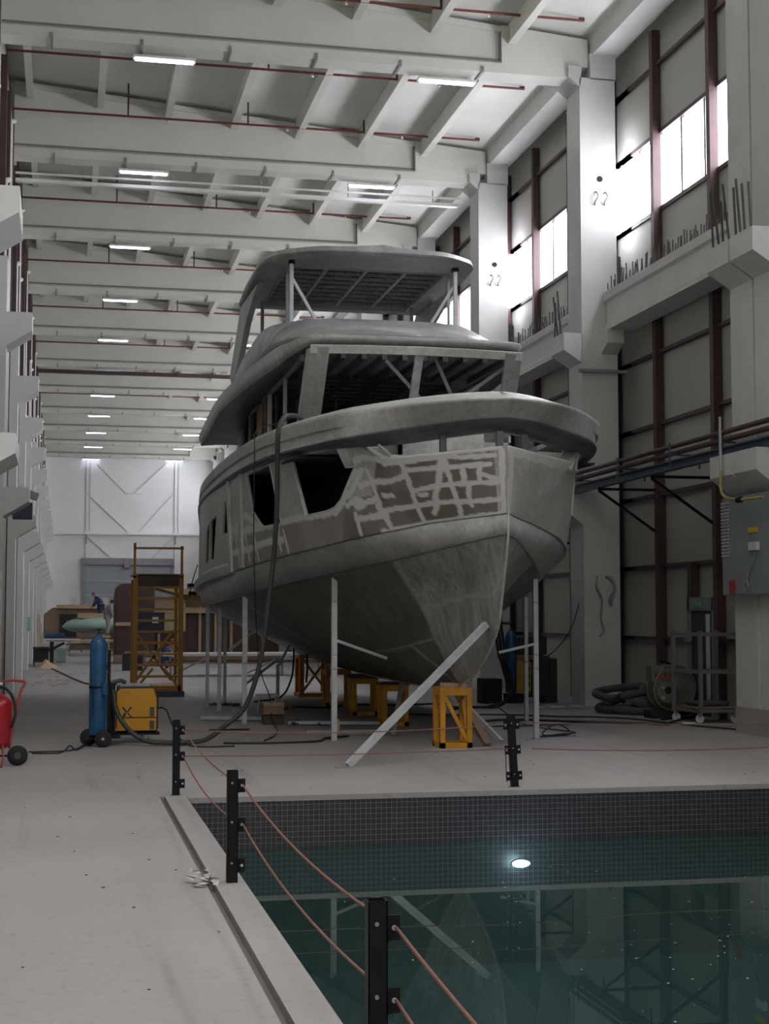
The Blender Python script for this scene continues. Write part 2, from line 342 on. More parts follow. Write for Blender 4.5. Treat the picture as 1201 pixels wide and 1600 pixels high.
f.box(PX0, PY1, PD, PX1, PY1+.1, -.04); f.box(PX0-.1, PY0, PD, PX0, PY1+.1, -.04); f.box(PX1, PY0, PD, PX1+.1, PY1+.1, -.012); f.box(PX0-.1, PY0-.1, PD, PX1+.1, PY0, -.012)
S(f.build('wall_pool', 'pool_tiles'), 'dark mosaic tiled sides of the test pool', 'pool wall')
f = MB(); f.box(PX0, PY0, PD-.1, PX1, PY1, PD); S(f.build('floor_pool', 'pool_floor'), 'murky green bottom of the test pool', 'pool floor')
f = MB(); f.add([(PX0, PY0, WZ), (PX1, PY0, WZ), (PX1, PY1, WZ), (PX0, PY1, WZ)], [(0, 1, 2, 3)])
tag(f.build('pool_water', 'pool_water'), 'still dark green water filling the test pool', 'water', kind='stuff')
# floating specks
f = MB()
for i in range(150):
    x = random.uniform(2.2, 6.5); y = random.uniform(6.5, 13.6); r = random.uniform(.004, .011); a = random.random()*3
    if random.random() < .4: x = 4.6+random.gauss(0, .8); y = 9.+random.gauss(0, 1.)
    f.add([(x+r*math.cos(a+k*PI/2.5)*(.7+.3*(k % 2)), y+r*math.sin(a+k*PI/2.5), WZ+.002) for k in range(5)], [(0, 1, 2, 3, 4)])
tag(f.build('floating_debris', 'cloth_white'), 'pale specks of dust floating on the pool water', 'debris', kind='stuff')
# pool lamp under the water on the far side
t_ = thing('pool_lamp', 'small oval glowing underwater lamp on the far pool wall', 'pool lamp', (4.54, PY1-.02, -.72))
ov = [(4.54+.085*math.cos(k*PI/12), -.72+.03*math.sin(k*PI/12)) for k in range(24)]; MB().prism(ov, (PY1-.035, PY1-.005), 'Y').build('lamp_lens', 'pool_lamp', t_)
ov = [(4.54+.10*math.cos(k*PI/12), -.72+.042*math.sin(k*PI/12)) for k in range(24)]; MB().prism(ov, (PY1-.02, PY1-.001), 'Y').build('bezel', 'light_steel', t_)

# walls
def wall_right_mesh():
    w = MB(); ys = YBACK; ye = YFAR
    w.box(XR, ys, 0, XR+.12, ye, 9.6); w.box(XR, ys, 11.18, XR+.12, ye, 14.2)
    return w
S(wall_right_mesh().build('wall_right', 'wall_panel'), 'right wall of pale ribbed sandwich panels', 'wall')
S(MB().box(XL-.12, YBACK, 0, XL, YFAR, 14.9).build('wall_left', 'wall_panel'), 'left wall of pale ribbed panels seen edge on', 'wall')
S(MB().box(XL-.12, YFAR, 0, XR+.12, YFAR+.2, 14.9).build('wall_far', 'end_wall_paint'), 'white painted end wall with faint bracing lines', 'wall')
# low back wall behind the camera with the wide open entrance above and beside it
w = MB(); w.box(-1.5, YBACK-.2, 5.6, 11.4, YBACK, 14.9); S(w.build('wall_back', 'wall_panel'), 'wall over the open entrance behind the camera', 'wall')
# roof sheets per bay (slightly lapped)
r = MB()
def roofseg(y0, y1):
    xa, xb = XL-.12, XR+.12; za, zb = topz(xa)+.09, topz(xb)+.09
    r.add([(xa, y0, za), (xb, y0, zb), (xb, y1, zb), (xa, y1, za), (xa, y0, za+.1), (xb, y0, zb+.1), (xb, y1, zb+.1), (xa, y1, za+.1)], [(0, 3, 2, 1), (4, 5, 6, 7), (0, 1, 5, 4), (1, 2, 6, 5), (2, 3, 7, 6), (3, 0, 4, 7)])
roofseg(YBACK, YFAR)
S(r.build('ceiling', 'roof_sheet'), 'sloping pale sheet ceiling above the purlins', 'ceiling')
for i, (xa, xb) in enumerate(((-.8, 1.0), (1.9, 3.7))):  # glowing panels added out of view to brighten the near floor
    for j, (ya, yb) in enumerate(((-1.2, 4.6), (6.4, 12.6))):
        za = topz((xa+xb)/2)-.02; wn_ = 40+i*3+j
        wo = S(MB().box(xa-.08, ya-.08, za-.02, xb+.08, ya, za+.1).box(xa-.08, yb, za-.02, xb+.08, yb+.08, za+.1).build('window_%d' % wn_, 'light_steel'), 'skylight panel added in the roof over the pool, %s from the left wall, %s along' % (ORD[i], ORD[j]), 'fill_light')
        MB().box(xa, ya, za, xb, yb, za+.03).build('pane', 'fill_light_pane', wo)
# roof beams: prototype at local origin (front face y=0)
def beam_proto():
    w = MB(); xa, xb = -1.28, 10.27; xe = 8.45
    w.prism([(0, 12.62), (.5, 12.62), (.5, 12.82), (.42, 12.9), (.10, 12.9), (0, 12.82)], (xa, xe), 'X')
    w.prism([(xa, 12.87), (xe, 12.87), (xe, topz(xe)-.0), (xa, topz(xa))], (.12, .38), 'Y')
    w.prism([(xa, topz(xa)-.12), (xe, topz(xe)-.12), (xe, topz(xe)), (xa, topz(xa))], (.04, .46), 'Y')
    w.prism([(xe, 12.62), (xb, 12.87), (xb, topz(xb)), (xe, topz(xe))][0:0] or [(xe, 12.62), (9.9, 12.62), (9.9, 12.87), (xb, 12.87), (xb, topz(xb)), (xe, topz(xe))], (0, .5), 'Y')
    o = S(w.build('roof_beam', 'beam_paint'), 'pale tapered concrete roof beam spanning the hall, nearest one in view', 'beam')
    MB().box(xa+.01, .085, 12.885, xe-.01, .118, 12.935).build('groove_shade', 'groove_shade_grey', o)
    MB().prism([(xe-.03, 12.9), (xe+.0, 12.9), (xe+.0, topz(xe)-.12), (xe-.03, topz(xe)-.12)], (.02, .125), 'Y').build('groove_shade', 'groove_shade_grey', o)  # dark strips paint the shadow line of the flange groove and recess edge
    for i in range(6):
        x = -.35+1.68*i
        c = MB(); c.box(x-.025, -.03, 12.6, x+.025, .53, 12.72) ; c.build('clamp', 'steel_grey', o)
    return o
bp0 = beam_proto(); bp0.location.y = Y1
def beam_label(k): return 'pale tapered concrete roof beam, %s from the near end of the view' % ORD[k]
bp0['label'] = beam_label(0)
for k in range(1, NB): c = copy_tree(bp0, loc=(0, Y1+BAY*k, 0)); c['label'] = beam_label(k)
for k in (1, 2, 3, 4): c = copy_tree(bp0, loc=(0, Y1-BAY*k, 0)); c['label'] = 'pale roof beam %s behind the top edge of the view' % ORD[k-1]
# purlins
w = MB(); x = 0
pr = MB(); pr.box(-.05, 0, -.30, .05, BAY-.28, .07); pr.box(-.08, 0, -.36, .08, BAY-.28, -.29)
p0 = pr.build('roof_purlin', 'beam_paint'); XS = [-.92, .72, 2.33, 3.92, 5.5, 7.08, 8.66]
first = True
for k in range(-4, NB):
    for i, x in enumerate(XS):
        o = p0 if first else p0.copy()
        if not first: COL.objects.link(o)
        first = False
        o.location = (x, Y1+BAY*k+.39, topz(x)+.0)
        where = ('beyond the %s beam in view' % ORD[k]) if k >= 0 else ('in the %s bay behind the top edge of the view' % ORD[-k-1])
        S(o, 'sloping ceiling purlin %s, %s from the left wall' % (where, ORD[i]), 'purlin')
# eaves girder on the right
S(MB().prism([(10.32, 13.1), (10.9, 13.16), (10.9, 13.75), (10.32, 13.78)], (YBACK, YFAR), 'Y').build('trim_4', 'white_concrete'), 'long concrete eaves girder above the right columns', 'girder')

# right columns
def right_col(y0, y1, parts=('top',)):
    w = MB(); w.box(10.05, y0, 0, 10.80, y1, 12.62); w.box(10.28, y0, 12.6, 10.82, y1, 13.14)
    w.prism([(10.06, 12.42), (9.82, 12.62), (9.82, 12.85), (10.10, 12.85)], (y0, y1), 'Y')   # capital
    for zt, zb, zs in ((7.40, 7.05, 6.80), (4.18, 3.86, 3.55)):
        w.prism([(9.67, zb), (9.67, zt), (10.06, zt), (10.06, zs)], (y0, y1), 'Y')
    # bracket under the side girder
    w.prism([(y0-.36, 7.16), (y0-.36, 7.44), (y0+.01, 7.44), (y0+.01, 6.98)], (10.45, 10.80), 'X')
    return w
XK = {}
for k in range(0, NB):
    y = 28.2+BAY*k
    o = S(right_col(y, y+.8).build('column', 'white_concrete'), 'white concrete column on the right wall, %s beyond the joint' % ORD[k], 'column'); XK[k] = o
S(right_col(20.64, 21.40).build('column', 'white_concrete'), 'right column at the movement joint, far half of the pair', 'column')
S(right_col(19.82, 20.58).build('column', 'white_concrete'), 'right column at the movement joint, near half of the pair', 'column')
S(MB().box(10.2, 20.575, 0, 10.8, 20.645, 13.1).build('trim_5', 'steel_grey'), 'dark joint strip between the paired right columns', 'joint')
for j, y in enumerate((12.3, 4.7, -2.9)):
    S(right_col(y, y+.8).build('column', 'white_concrete'), 'right wall column beside the pool, %s behind the right edge of the view' % ORD[j], 'column')
# side girders between columns
def side_girder(y0, y1, i):
    w = MB(); w.prism([(10.5, 8.06), (10.5, 8.22), (11.05, 8.22), (11.05, 7.44), (10.5, 7.44), (10.5, 7.56), (10.56, 7.60), (10.56, 8.02)], (y0, y1), 'Y')
    o = S(w.build('side_girder', 'white_concrete'), 'concrete side girder above the lower panels, %s bay on the right' % ORD[i], 'girder')
    rb = MB()
    n = int((y1-y0)/.2)
    for j in range(n):
        y = y0+.1+j*(y1-y0)/n
        for xx in (10.56, 10.70):
            h = random.uniform(.12, .34)+(xx-10.5)*.6; dy = random.uniform(-.05, .05)
            rb.bar((xx, y, 8.2), (xx+random.uniform(-.02, .02), y+dy, 8.2+h), .018)
    b = rb.build('starter_bars', 'dark_bar', o); b['kind'] = 'stuff'
for i in range(NB-1):
    y0 = 21.42+BAY*i if i else 21.42; y1 = 28.2+BAY*i
    side_girder((29.0+BAY*(i-1)) if i else 21.42, y1-.02, i)
w = MB(); w.box(10.5, YBACK, 7.44, 11.05, 19.8, 8.22); S(w.build('trim_6', 'white_concrete'), 'side girder beside the pool beyond the right edge', 'girder')
# red-brown posts, rails and windows of the right wall
bays = [(13.1, 19.8)]+[((21.42 if i == 0 else 29.0+BAY*(i-1)), 28.2+BAY*i) for i in range(NB)]
wn = 0
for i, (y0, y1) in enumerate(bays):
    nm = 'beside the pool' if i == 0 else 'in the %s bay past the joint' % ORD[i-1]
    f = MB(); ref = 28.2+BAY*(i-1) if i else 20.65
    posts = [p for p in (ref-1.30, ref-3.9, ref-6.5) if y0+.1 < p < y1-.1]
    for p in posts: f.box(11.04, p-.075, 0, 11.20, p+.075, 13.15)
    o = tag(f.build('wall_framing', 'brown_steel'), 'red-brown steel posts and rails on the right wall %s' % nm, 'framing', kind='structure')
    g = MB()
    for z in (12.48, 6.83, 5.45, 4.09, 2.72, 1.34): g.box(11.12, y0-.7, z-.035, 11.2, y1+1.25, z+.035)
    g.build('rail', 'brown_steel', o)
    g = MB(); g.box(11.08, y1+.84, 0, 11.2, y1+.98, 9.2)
    g.build('corner_shade', 'dark_plastic', o)  # dark strip painting the shadow gap between column and panels
    wn += 1
    wo = S(MB().box(11.17, y0-.7, 9.58, 11.26, y1+1.1, 9.66).box(11.17, y0-.7, 11.1, 11.26, y1+1.1, 11.18).build('window_%d' % wn, 'brown_steel'), 'bright strip window high on the right wall %s' % nm, 'window')
    MB().box(11.27, y0-.6, 9.6, 11.3, y1+1.0, 11.18).build('pane', 'daylight_pane', wo)
    bars = MB()
    y = ref-.25+1.04
    while y > y0:
        bars.box(11.22, y-.042, 9.66, 11.27, y+.042, 11.12); y -= 1.04
    bars.build('glazing_bar', 'steel_grey', wo)
for i, (y0, y1) in enumerate(((5.5, 12.3), (-2.1, 4.7), (-8.8, -2.9))):
    for sd in (0,):
        wn += 1; x = XL-.02 if sd else 11.25
        wo = S(MB().box(x-.03, y0, 9.56, x+.07, y1, 9.66).box(x-.03, y0, 11.1, x+.07, y1, 11.2).build('window_%d' % wn, 'brown_steel'), 'strip window high on the %s wall, %s behind the viewer' % (('right', 'left')[sd], ORD[i]), 'window')
        MB().box(x+(.05 if not sd else 0), y0, 9.64, x+(.08 if not sd else .03), y1, 11.12).build('pane', 'daylight_pane', wo)
# left columns and framing
def left_col(y0, y1):
    w = MB(); w.box(-1.9, y0, 0, -1.08, y1, 8.4).box(-1.9, y0, 8.39, -1.30, y1, 12.62)
    for zt, zb, zs in ((7.36, 7.02, 6.72), (4.12, 3.86, 3.58)):
        w.prism([(-.62, zb), (-.62, zt), (-1.09, zt), (-1.09, zs)], (y0, y1), 'Y')
    return w
lc = left_col(0, .8).build('column', 'white_concrete_lit')
for k in range(-4, NB):
    o = lc if k == -4 else lc.copy()
    if k > -4: COL.objects.link(o)
    y = 28.2+BAY*k+(-.8 if k < 0 else 0); o.location.y = y
    S(o, ('white concrete column with corbels on the left wall, %s from the near end' % ORD[k]) if k >= 0 else ('left wall column off the near edge, %s behind' % ORD[-k-1]), 'column')
o = lc.copy(); COL.objects.link(o); o.location.y = 20.62; S(o, 'left column at the joint whose corbel juts into the left edge', 'column')
f = MB(); pn = 0
for k in range(-1, NB-1):
    y = 29.0+BAY*k
    for j, dy in enumerate((1.2, 3.3, 5.4)):
        o = MB().box(XL, y+dy-.1, 0, -1.22, y+dy+.1, 12.9).build('wall_post', 'brown_steel')
        S(o, 'red-brown steel post on the left wall, %s bay, %s along it' % (ORD[k+1], ORD[j]), 'post')
    for j, (dy, zt) in enumerate(((2.3, 10.6), (4.2, 10.6), (4.6, 12.6))):
        d = MB().tube([(-1.27, y+dy, .0), (-1.27, y+dy, zt), (-1.27, y+dy+.1, zt+.12), (-1.2, y+dy+.3, zt+.2)], .055, 10).build('drain_pipe', 'white_pipe', smooth=True)
        tag(d, 'white vertical pipe on the left wall, %s bay, %s along it' % (ORD[k+1], ORD[j]), 'pipe', 'white pipes on the left wall')
# end wall: ledge, bracing lines, roller door
S(MB().box(XL, YFAR-.25, 7.36, XR, YFAR, 7.56).build('trim_7', 'end_wall_paint'), 'horizontal ledge across the white end wall', 'ledge')
w = MB(); yf = YFAR-.03
def el(a, b, t=.07): w.bar((a[0], yf, a[1]), (b[0], yf, b[1]), t, .05)
for x in (1.5, 7.5): el((x, 5.8), (x, 12.9)); el((x+.25, 7.6), (x+.25, 12.9), .03)
el((1.5, 10.2), (4.3, 7.6)); el((7.4, 10.2), (5.1, 7.6)); el((2.2, 12.2), (4.2, 10.2)); el((7.4, 12.8), (4.7, 10.2)); el((1.5, 7.3), (3.3, 5.7)); el((7.5, 7.3), (5.9, 5.7)); el((4.0, 10.2), (5.2, 10.2))
S(w.build('trim_8', 'pencil_grey'), 'faint grey cross bracing on the white end wall', 'bracing')
d = S(MB().box(1.55, YFAR-.12, 0, 7.3, YFAR, 5.35).build('door_1', 'roller_door'), 'large grey sectional roller door in the end wall', 'door')
fr = MB(); fr.box(1.3, YFAR-.2, 0, 1.55, YFAR, 5.75); fr.box(7.3, YFAR-.2, 0, 7.5, YFAR, 5.75); fr.box(1.3, YFAR-.3, 5.3, 7.5, YFAR, 5.75); fr.box(4.1, YFAR-.4, 5.1, 4.5, YFAR-.2, 5.75)
fr.build('door_frame', 'steel_grey', d)
for z in (1.35, 2.3, 3.25, 4.2): MB().box(1.55, YFAR-.15, z-.03, 7.3, YFAR-.1, z+.03).build('door_seam', 'light_steel', d)
for x, s_ in ((1.5, 'left'), (7.5, 'right')):
    tag(MB().bar((x, YFAR-.7, 7.3), (x, YFAR-.7, 6.7), .12).build('hanging_hook', 'steel_grey'), 'small dark hook hanging below the end wall ledge, on the %s' % s_, 'hook', 'hooks on the end wall')
S(MB().box(XL, YFAR-.72, 7.22, XR, YFAR-.68, 7.28).build('trim_9', 'pencil_grey'), 'thin rail just below the end wall ledge', 'rail')

# tube lights under each beam
def tube(x, y, lab):
    t = thing('tube_light', lab, 'ceiling light', (x, y, 12.55), 'tube lights under the roof beams')
    return t
tp = thing('tube_light', 'x', 'ceiling light', (0, 0, 0), 'tube lights under the roof beams')
MB().box(-.56, -.04, -.035, .56, .04, .005).build('tube', 'tube_light', tp, bevel=.01)
MB().box(-.6, -.11, .005, .6, .11, .05).build('housing', 'white_pipe', tp)
MB().bar((-.4, 0, .05), (-.4, 0, .12), .02).build('bracket', 'steel_grey', tp); MB().bar((.4, 0, .05), (.4, 0, .12), .02).build('bracket', 'steel_grey', tp)
first = True
for k in range(NB):
    for j, x in enumerate((1.78, 7.42)):
        c = tp if first else copy_tree(tp); first = False
        c.location = (x, Y1+BAY*k+.42, 12.50)
        c['label'] = 'glowing white tube light under the %s roof beam from the near end, %s' % (ORD[k], 'on its left' if j == 0 else 'on its right')
# sprinkler pipes across the roof bays
n = 0
for k in range(-1, NB):
    for j, dy in enumerate((-.75, 3.2, 6.9)[(0 if k == 0 else 1):]):
        if k < 0 or Y1+BAY*k+dy > YFAR: continue
        y = Y1+BAY*k+dy; z = 13.52
        o = MB().tube([(-1.3, y, z), (9.85, y, z), (9.9, y, z), (9.9, y, z+.1)], [.028, .028, .04, .04], 8).build('sprinkler_pipe', 'red_pipe', smooth=True)
        tag(o, 'thin red-brown sprinkler pipe slung across the roof, %s from the near end' % (ORD[n] if n < 13 else 'number %d' % (n+1)), 'pipe', 'sprinkler pipes under the roof'); n += 1
        for q in range(4):
            x = 1.35+2.83*q; MB().bar((x, y, z), (x, y, min(topz(x)+.09, z+.95)), .04).build('hanger', 'brown_steel', o)
        if k < 4:
            for q in range(3): MB().lathe((2.3+2.83*q, y, z-.1), [(.015, .07), (.015, .03), (.04, .02), (.02, -.0)], 8).build('sprinkler_head', 'white_pipe', o)
# cable tray and pipe below the second beam
y = Y1+BAY+.85
o = MB().box(-1.25, y-.08, 12.22, 9.75, y+.08, 12.30).build('cable_tray', 'white_pipe'); tag(o, 'long white cable tray slung below the second roof beam', 'cable tray')
for q in range(5): MB().bar((.3+2.2*q, y, 12.30), (.3+2.2*q, y, 12.62), .025).build('hanger', 'steel_grey', o)
tag(MB().tube([(-1.25, y-.1, 12.42), (9.8, y-.1, 12.42)], .03, 8).build('conduit', 'white_pipe'), 'pale conduit running just above the white cable tray', 'conduit')
y = Y1+BAY*5-.2
tag(MB().box(-1.2, y-.1, 12.25, 9.75, y+.1, 12.4).build('cable_tray', 'brown_steel'), 'dark red-brown service run below the sixth roof beam', 'cable tray')
# services on the right wall
rail = thing('service_beam', 'dark blue steel beam running along the lower right corbels', 'steel beam', (9.9, 22, 4.2))
MB().box(9.84, 12, 4.19, 9.97, 40, 4.215).box(9.895, 12, 4.2, 9.915, 40, 4.33).box(9.84, 12, 4.32, 9.97, 40, 4.345).build('steel_section', 'blue_steel', rail)
for y in (24.35, 26.95, 31.95, 34.5, 17.0):
    MB().bar((9.9, y, 4.17), (11.04, y, 4.17), .05).bar((9.92, y, 4.14), (11.04, y, 3.38), .045).build('knee_bracket', 'black_steel', rail)
for i, (x, z, lab) in enumerate(((9.86, 4.57, 'upper'), (9.90, 4.46, 'lower'))):
    tag(MB().tube([(x, 12, z), (x, 40, z)], .042, 12).build('service_pipe', 'brown_steel', smooth=True), 'red-brown pipe running above the blue beam, the %s of two' % lab, 'pipe', 'pipes above the blue beam')
for j, y in enumerate((21.3, 23.2, 25.6, 28.0, 30.5)):
    tag(MB().bar((9.78, y, 4.2), (9.78, y, 4.62), .025).bar((10.3, y, 4.2), (10.3, y, 4.42), .025).bar((9.78, y, 4.42), (10.3, y, 4.42), .025).build('pipe_support', 'blue_steel'), 'thin steel stirrup holding the service pipes, %s from the near end' % ORD[j], 'pipe support', 'stirrups holding the service pipes')
# rods standing on the corbels
def rods(spots, lab):
    t = thing('rebar_bundle', lab, 'rebar')
    t.location = spots[0]
    for (x, y, z, h, lx, ly) in [(*s_, *e) for s_, e in zip(spots, [(random.uniform(.65, .95), random.uniform(-.08, .02), random.uniform(-.02, .1)) for _ in spots])]:
        MB().bar((x, y, z), (x+lx, y+ly, z+h), .027).build('bar', 'dark_bar', t)
rods([(9.74, 21.3, 7.4), (9.74, 21.1, 7.4), (9.74, 20.95, 7.4), (9.78, 20.82, 7.4)], 'tall rusty steel bars standing on the far half of the joint corbel')
rods([(9.74, 20.5, 7.4), (9.74, 20.35, 7.4), (9.74, 20.2, 7.4), (9.74, 20.0, 7.4)], 'steel bars standing on the near half of the joint corbel, by the right edge')
rods([(9.72, 28.9, 7.4), (9.72, 28.7, 7.4), (9.72, 28.5, 7.4), (9.74, 28.6, 7.4)], 'three or four steel bars standing on the corbel right of the yacht roof')
# lifting loops and holes on the upper columns
for k, (dx, dy) in enumerate(((10.32, 28.2), (10.42, 35.75))):
    for j, x in enumerate((10.36, 10.56)):
        pts = [(x, dy, 10.02), (x-.02, dy-.06, 10.07), (x+.03, dy-.09, 10.17), (x+.02, dy-.03, 10.27), (x, dy, 10.28)]
        tag(MB().tube(catmull(pts, 4), .018, 6).build('lifting_loop', 'steel_grey'), 'wire lifting loop on the %s right column, %s of its two' % (ORD[k], ('left', 'right')[j]), 'loop', 'wire loops on the columns')
    tag(MB().cyl((10.46, dy-.004, 10.55), .06, .02, 'Y').build('socket_hole', 'black_steel'), 'round dark socket above the loops of the %s right column' % ORD[k], 'socket', 'round sockets on the columns')
# bent rebar hooks low on the first column
pts = catmull([(10.32, 28.19, 2.55), (10.28, 28.12, 2.35), (10.38, 28.1, 2.1), (10.36, 28.12, 1.75), (10.42, 28.13, 1.5), (10.34, 28.13, 1.38)], 5)
tag(MB().tube(pts, .02, 6).build('bent_bar', 'steel_grey'), 'long bent wire hanging low on the first right column', 'wire')
pts = catmull([(10.5, 28.19, 2.55), (10.58, 28.1, 2.5), (10.65, 28.1, 2.3), (10.55, 28.12, 2.1), (10.6, 28.12, 1.98)], 5)
tag(MB().tube(pts, .028, 6).build('bent_bar', 'steel_grey'), 'short hooked wire beside the long one on the first right column', 'wire')
tag(MB().box(9.95, 28.06, 6.60, 10.95, 28.16, 6.66).build('projecting_bar', 'steel_grey'), 'short dark bar crossing the first right column below the side girder', 'bar')
# duct / cabinet with louvre and small items on the joint column
t = thing('wall_cabinet', 'large blue-grey box mounted on the joint column under the corbel', 'cabinet', (10.0, 20.6, 2.1))
MB().box(9.86, 19.7, 2.08, 10.055, 21.42, 3.55).build('body', 'cabinet_blue', t, bevel=.01)
lv = MB().box(9.99, 21.42, 2.62, 10.20, 21.47, 3.5).build('louvre', 'cabinet_grey', t)
s_ = MB()
for i in range(17): s_.cbox((10.02, 21.44, 2.66+i*.05), (.16, .08, .012), rx=.6)
s_.cbox((9.99, 21.43, 3.06), (.012, .1, .9))
s_.build('slats', 'light_steel', lv)
c_ = MB()
for i in range(17): c_.box(9.845, 21.15, 2.66+i*.05, 9.858, 21.42, 2.69+i*.05)
c_.build('grille', 'light_steel', t)
MB().box(9.845, 20.2, 2.98, 9.858, 20.5, 3.06).build('warning_plate', 'yellow_sign', t)
MB().box(9.80, 20.15, 2.72, 9.858, 20.4, 2.84).build('junction_box', 'cabinet_grey', t)
MB().tube(catmull([(9.83, 20.2, 2.72), (9.83, 20.35, 2.5), (9.83, 20.5, 2.35), (9.83, 20.55, 2.28)], 5)+[Vector((9.83, 20.55+.07*math.sin(a/3), 2.21+.07*math.cos(a/3))) for a in range(0, 20)], .012, 6).build('coiled_cable', 'steel_grey', t)
MB().box(9.84, 20.95, 2.1, 9.86, 21.15, 2.3).build('red_label', 'faded_red', t)
t = thing('gas_pipe', 'thin yellow gas pipe dropping past the lower joint corbel', 'pipe', (9.6, 20.4, 3.5))
MB().tube(catmull([(9.62, 20.9, 4.75), (9.62, 20.9, 4.5), (9.62, 20.9, 4.1), (9.62, 20.9, 3.95)], 3), .022, 8).build('riser', 'galvanised', t)
MB().tube(catmull([(9.62, 20.9, 3.95), (9.62, 20.9, 3.65), (9.64, 20.75, 3.52), (9.66, 20.3, 3.46), (9.66, 19.6, 3.44)], 5), .022, 8).build('pipe_run', 'gas_yellow', t)
MB().cyl((9.65, 20.35, 3.46), .045, .12, 'Y').build('valve', 'black_steel', t)
# floodlight and dark speaker on the left column
t = thing('floodlight', 'grey floodlight tilted on the left column above the dark box', 'floodlight', (-.9, 36.5, 4.3))
MB().cbox((-.66, 30.2, 4.15), (.34, .3, .14), ry=.35).build('housing', 'steel_grey', t); MB().bar((-1.09, 30.2, 4.1), (-.8, 30.2, 4.15), .05).build('bracket', 'steel_grey', t)
tag(MB().box(-.98, 30.05, 3.66, -.6, 30.4, 3.98).build('speaker_box', 'blue_steel', bevel=.02), 'dark blue box mounted below the floodlight on the left', 'box')
tag(MB().cyl((-1.02, 28.6, 5.05), .06, .08, 'X').build('round_socket', 'black_steel'), 'small round black socket on the left column shaft', 'socket')
# exit door in the right wall
d = S(MB().box(11.08, 24.45, 0, 11.2, 25.45, 1.86).build('door_2', 'door_dark'), 'dark exit door in the right wall', 'door')
MB().box(11.04, 24.36, 0, 11.2, 24.46, 2.1).box(11.04, 25.42, 0, 11.2, 25.52, 2.1).box(11.04, 24.4, 1.86, 11.2, 25.5, 2.1).build('door_frame', 'door_frame', d)
MB().box(11.06, 24.62, .3, 11.1, 24.75, 1.8).build('door_glass', 'cloth_white', d)
MB().box(10.98, 25.35, 1.3, 11.06, 25.5, 1.5).build('closer', 'door_frame', d)
t = thing('exit_sign', 'small green emergency exit sign over the dark door', 'sign', (11.03, 24.95, 1.98))
MB().box(11.02, 24.75, 1.9, 11.04, 25.2, 2.07).build('panel', 'door_frame', t)
a = MB(); x = 11.012
a.prism([(25.1, 1.97), (25.02, 1.97), (25.02, 1.93), (24.96, 1.985), (25.02, 2.04), (25.02, 2.0), (25.1, 2.0)], (x, x+.006), 'X')
a.cyl((x, 24.90, 2.035), .014, .008, 'X', 10); a.bar((x, 24.9, 2.02), (x, 24.88, 1.97), .02, .006); a.bar((x, 24.88, 1.975), (x, 24.84, 1.93), .014, .006); a.bar((x, 24.88, 1.975), (x, 24.92, 1.93), .014, .006); a.bar((x, 24.86, 2.0), (x, 24.94, 1.99), .012, .006)
a.build('running_figure', 'sign_green', t)
S(MB().box(11.04, 25.3, 2.1, 11.2, 25.46, 2.72).build('trim_10', 'brown_steel'), 'short red-brown post above the exit door', 'post')
S(MB().box(10.04, 19.8, 0, 10.055, 21.42, .4).build('baseboard_right', 'concrete_floor'), 'dirty lower band on the joint column', 'baseboard')
# ================================================================== THE YACHT
yacht = thing('motor_yacht', 'bare aluminium motor yacht under construction, propped up on yellow stands', 'yacht', (XC, 26, 0))
def mir(p): return (XC+p[0], p[1], p[2])
def mil(p): return (XC-p[0], p[1], p[2])
US = [((i/60)**1.5) for i in range(61)]
# keel profile by the same parameter as the lower knuckle
KL_Y = pch([0, .03, .06, .09, .13, .17, .21, .27, .36, .6, 1], [17.44, 17.55, 17.72, 17.90, 18.45, 19.0, 19.55, 20.4, 22.2, 26.5, YE])
KL_Z = pch([0, .03, .06, .09, .13, .17, .21, .27, .36, .6, 1], [2.75, 2.40, 1.96, 1.60, 1.24, 1.02, .89, .80, .74, .76, .92])
CH_B = pch([0, .06, .12, .2, .3, .45, .65, 1], [0, .04, .14, .36, .66, 1.05, 1.4, 1.15])
CH_Y = pch([0, .06, .12, .2, .3, .45, .65, 1], [17.44, 17.95, 18.75, 20.0, 21.7, 24.3, 27.8, YE])
CH_Z = pch([0, .06, .12, .2, .3, .45, .65, 1], [2.75, 1.85, 1.60, 1.44, 1.26, 1.22, 1.38, 1.48])
def lo_at(u):
    # knuckle point running slightly ahead of the keel parameter
    b, y, z = L_LO.at(u*.9+.1*u*u); return b, y, z
def bottom_rows(side):
    rows = []
    for i in range(81):
        u = (i/80)**1.35; k = (0.0, KL_Y(u), KL_Z(u)); c = (CH_B(u), CH_Y(u), CH_Z(u)); l = lo_at(u) if i < 80 else L_LO.at(1)
        row = []
        for t in np.linspace(0, 1, 5): row.append(tuple(k[j]+(c[j]-k[j])*t for j in range(3)))
        for t in np.linspace(0, 1, 11)[1:]:
            q = [c[j]+(l[j]-c[j])*t for j in range(3)]; w = -math.sin(t*PI)*.17*min(1, u*9)*max(0, 1-max(0, u-.12)*2.6); q[0] = max(q[0]+w, .02); q[2] += -w*.15; row.append(tuple(q))
        rows.append([side(p) for p in row])
    return rows
def bot_pt(u, t):
    k = (0.0, KL_Y(u), KL_Z(u)); c = (CH_B(u), CH_Y(u), CH_Z(u)); l = lo_at(u)
    if t < .3: s = t/.3; return tuple(k[j]+(c[j]-k[j])*s for j in range(3))
    s = (t-.3)/.7; q = [c[j]+(l[j]-c[j])*s for j in range(3)]; w = -math.sin(s*PI)*.17*min(1, u*9)*max(0, 1-max(0, u-.12)*2.6); q[0] = max(q[0]+w, .02); q[2] += -w*.15; return tuple(q)
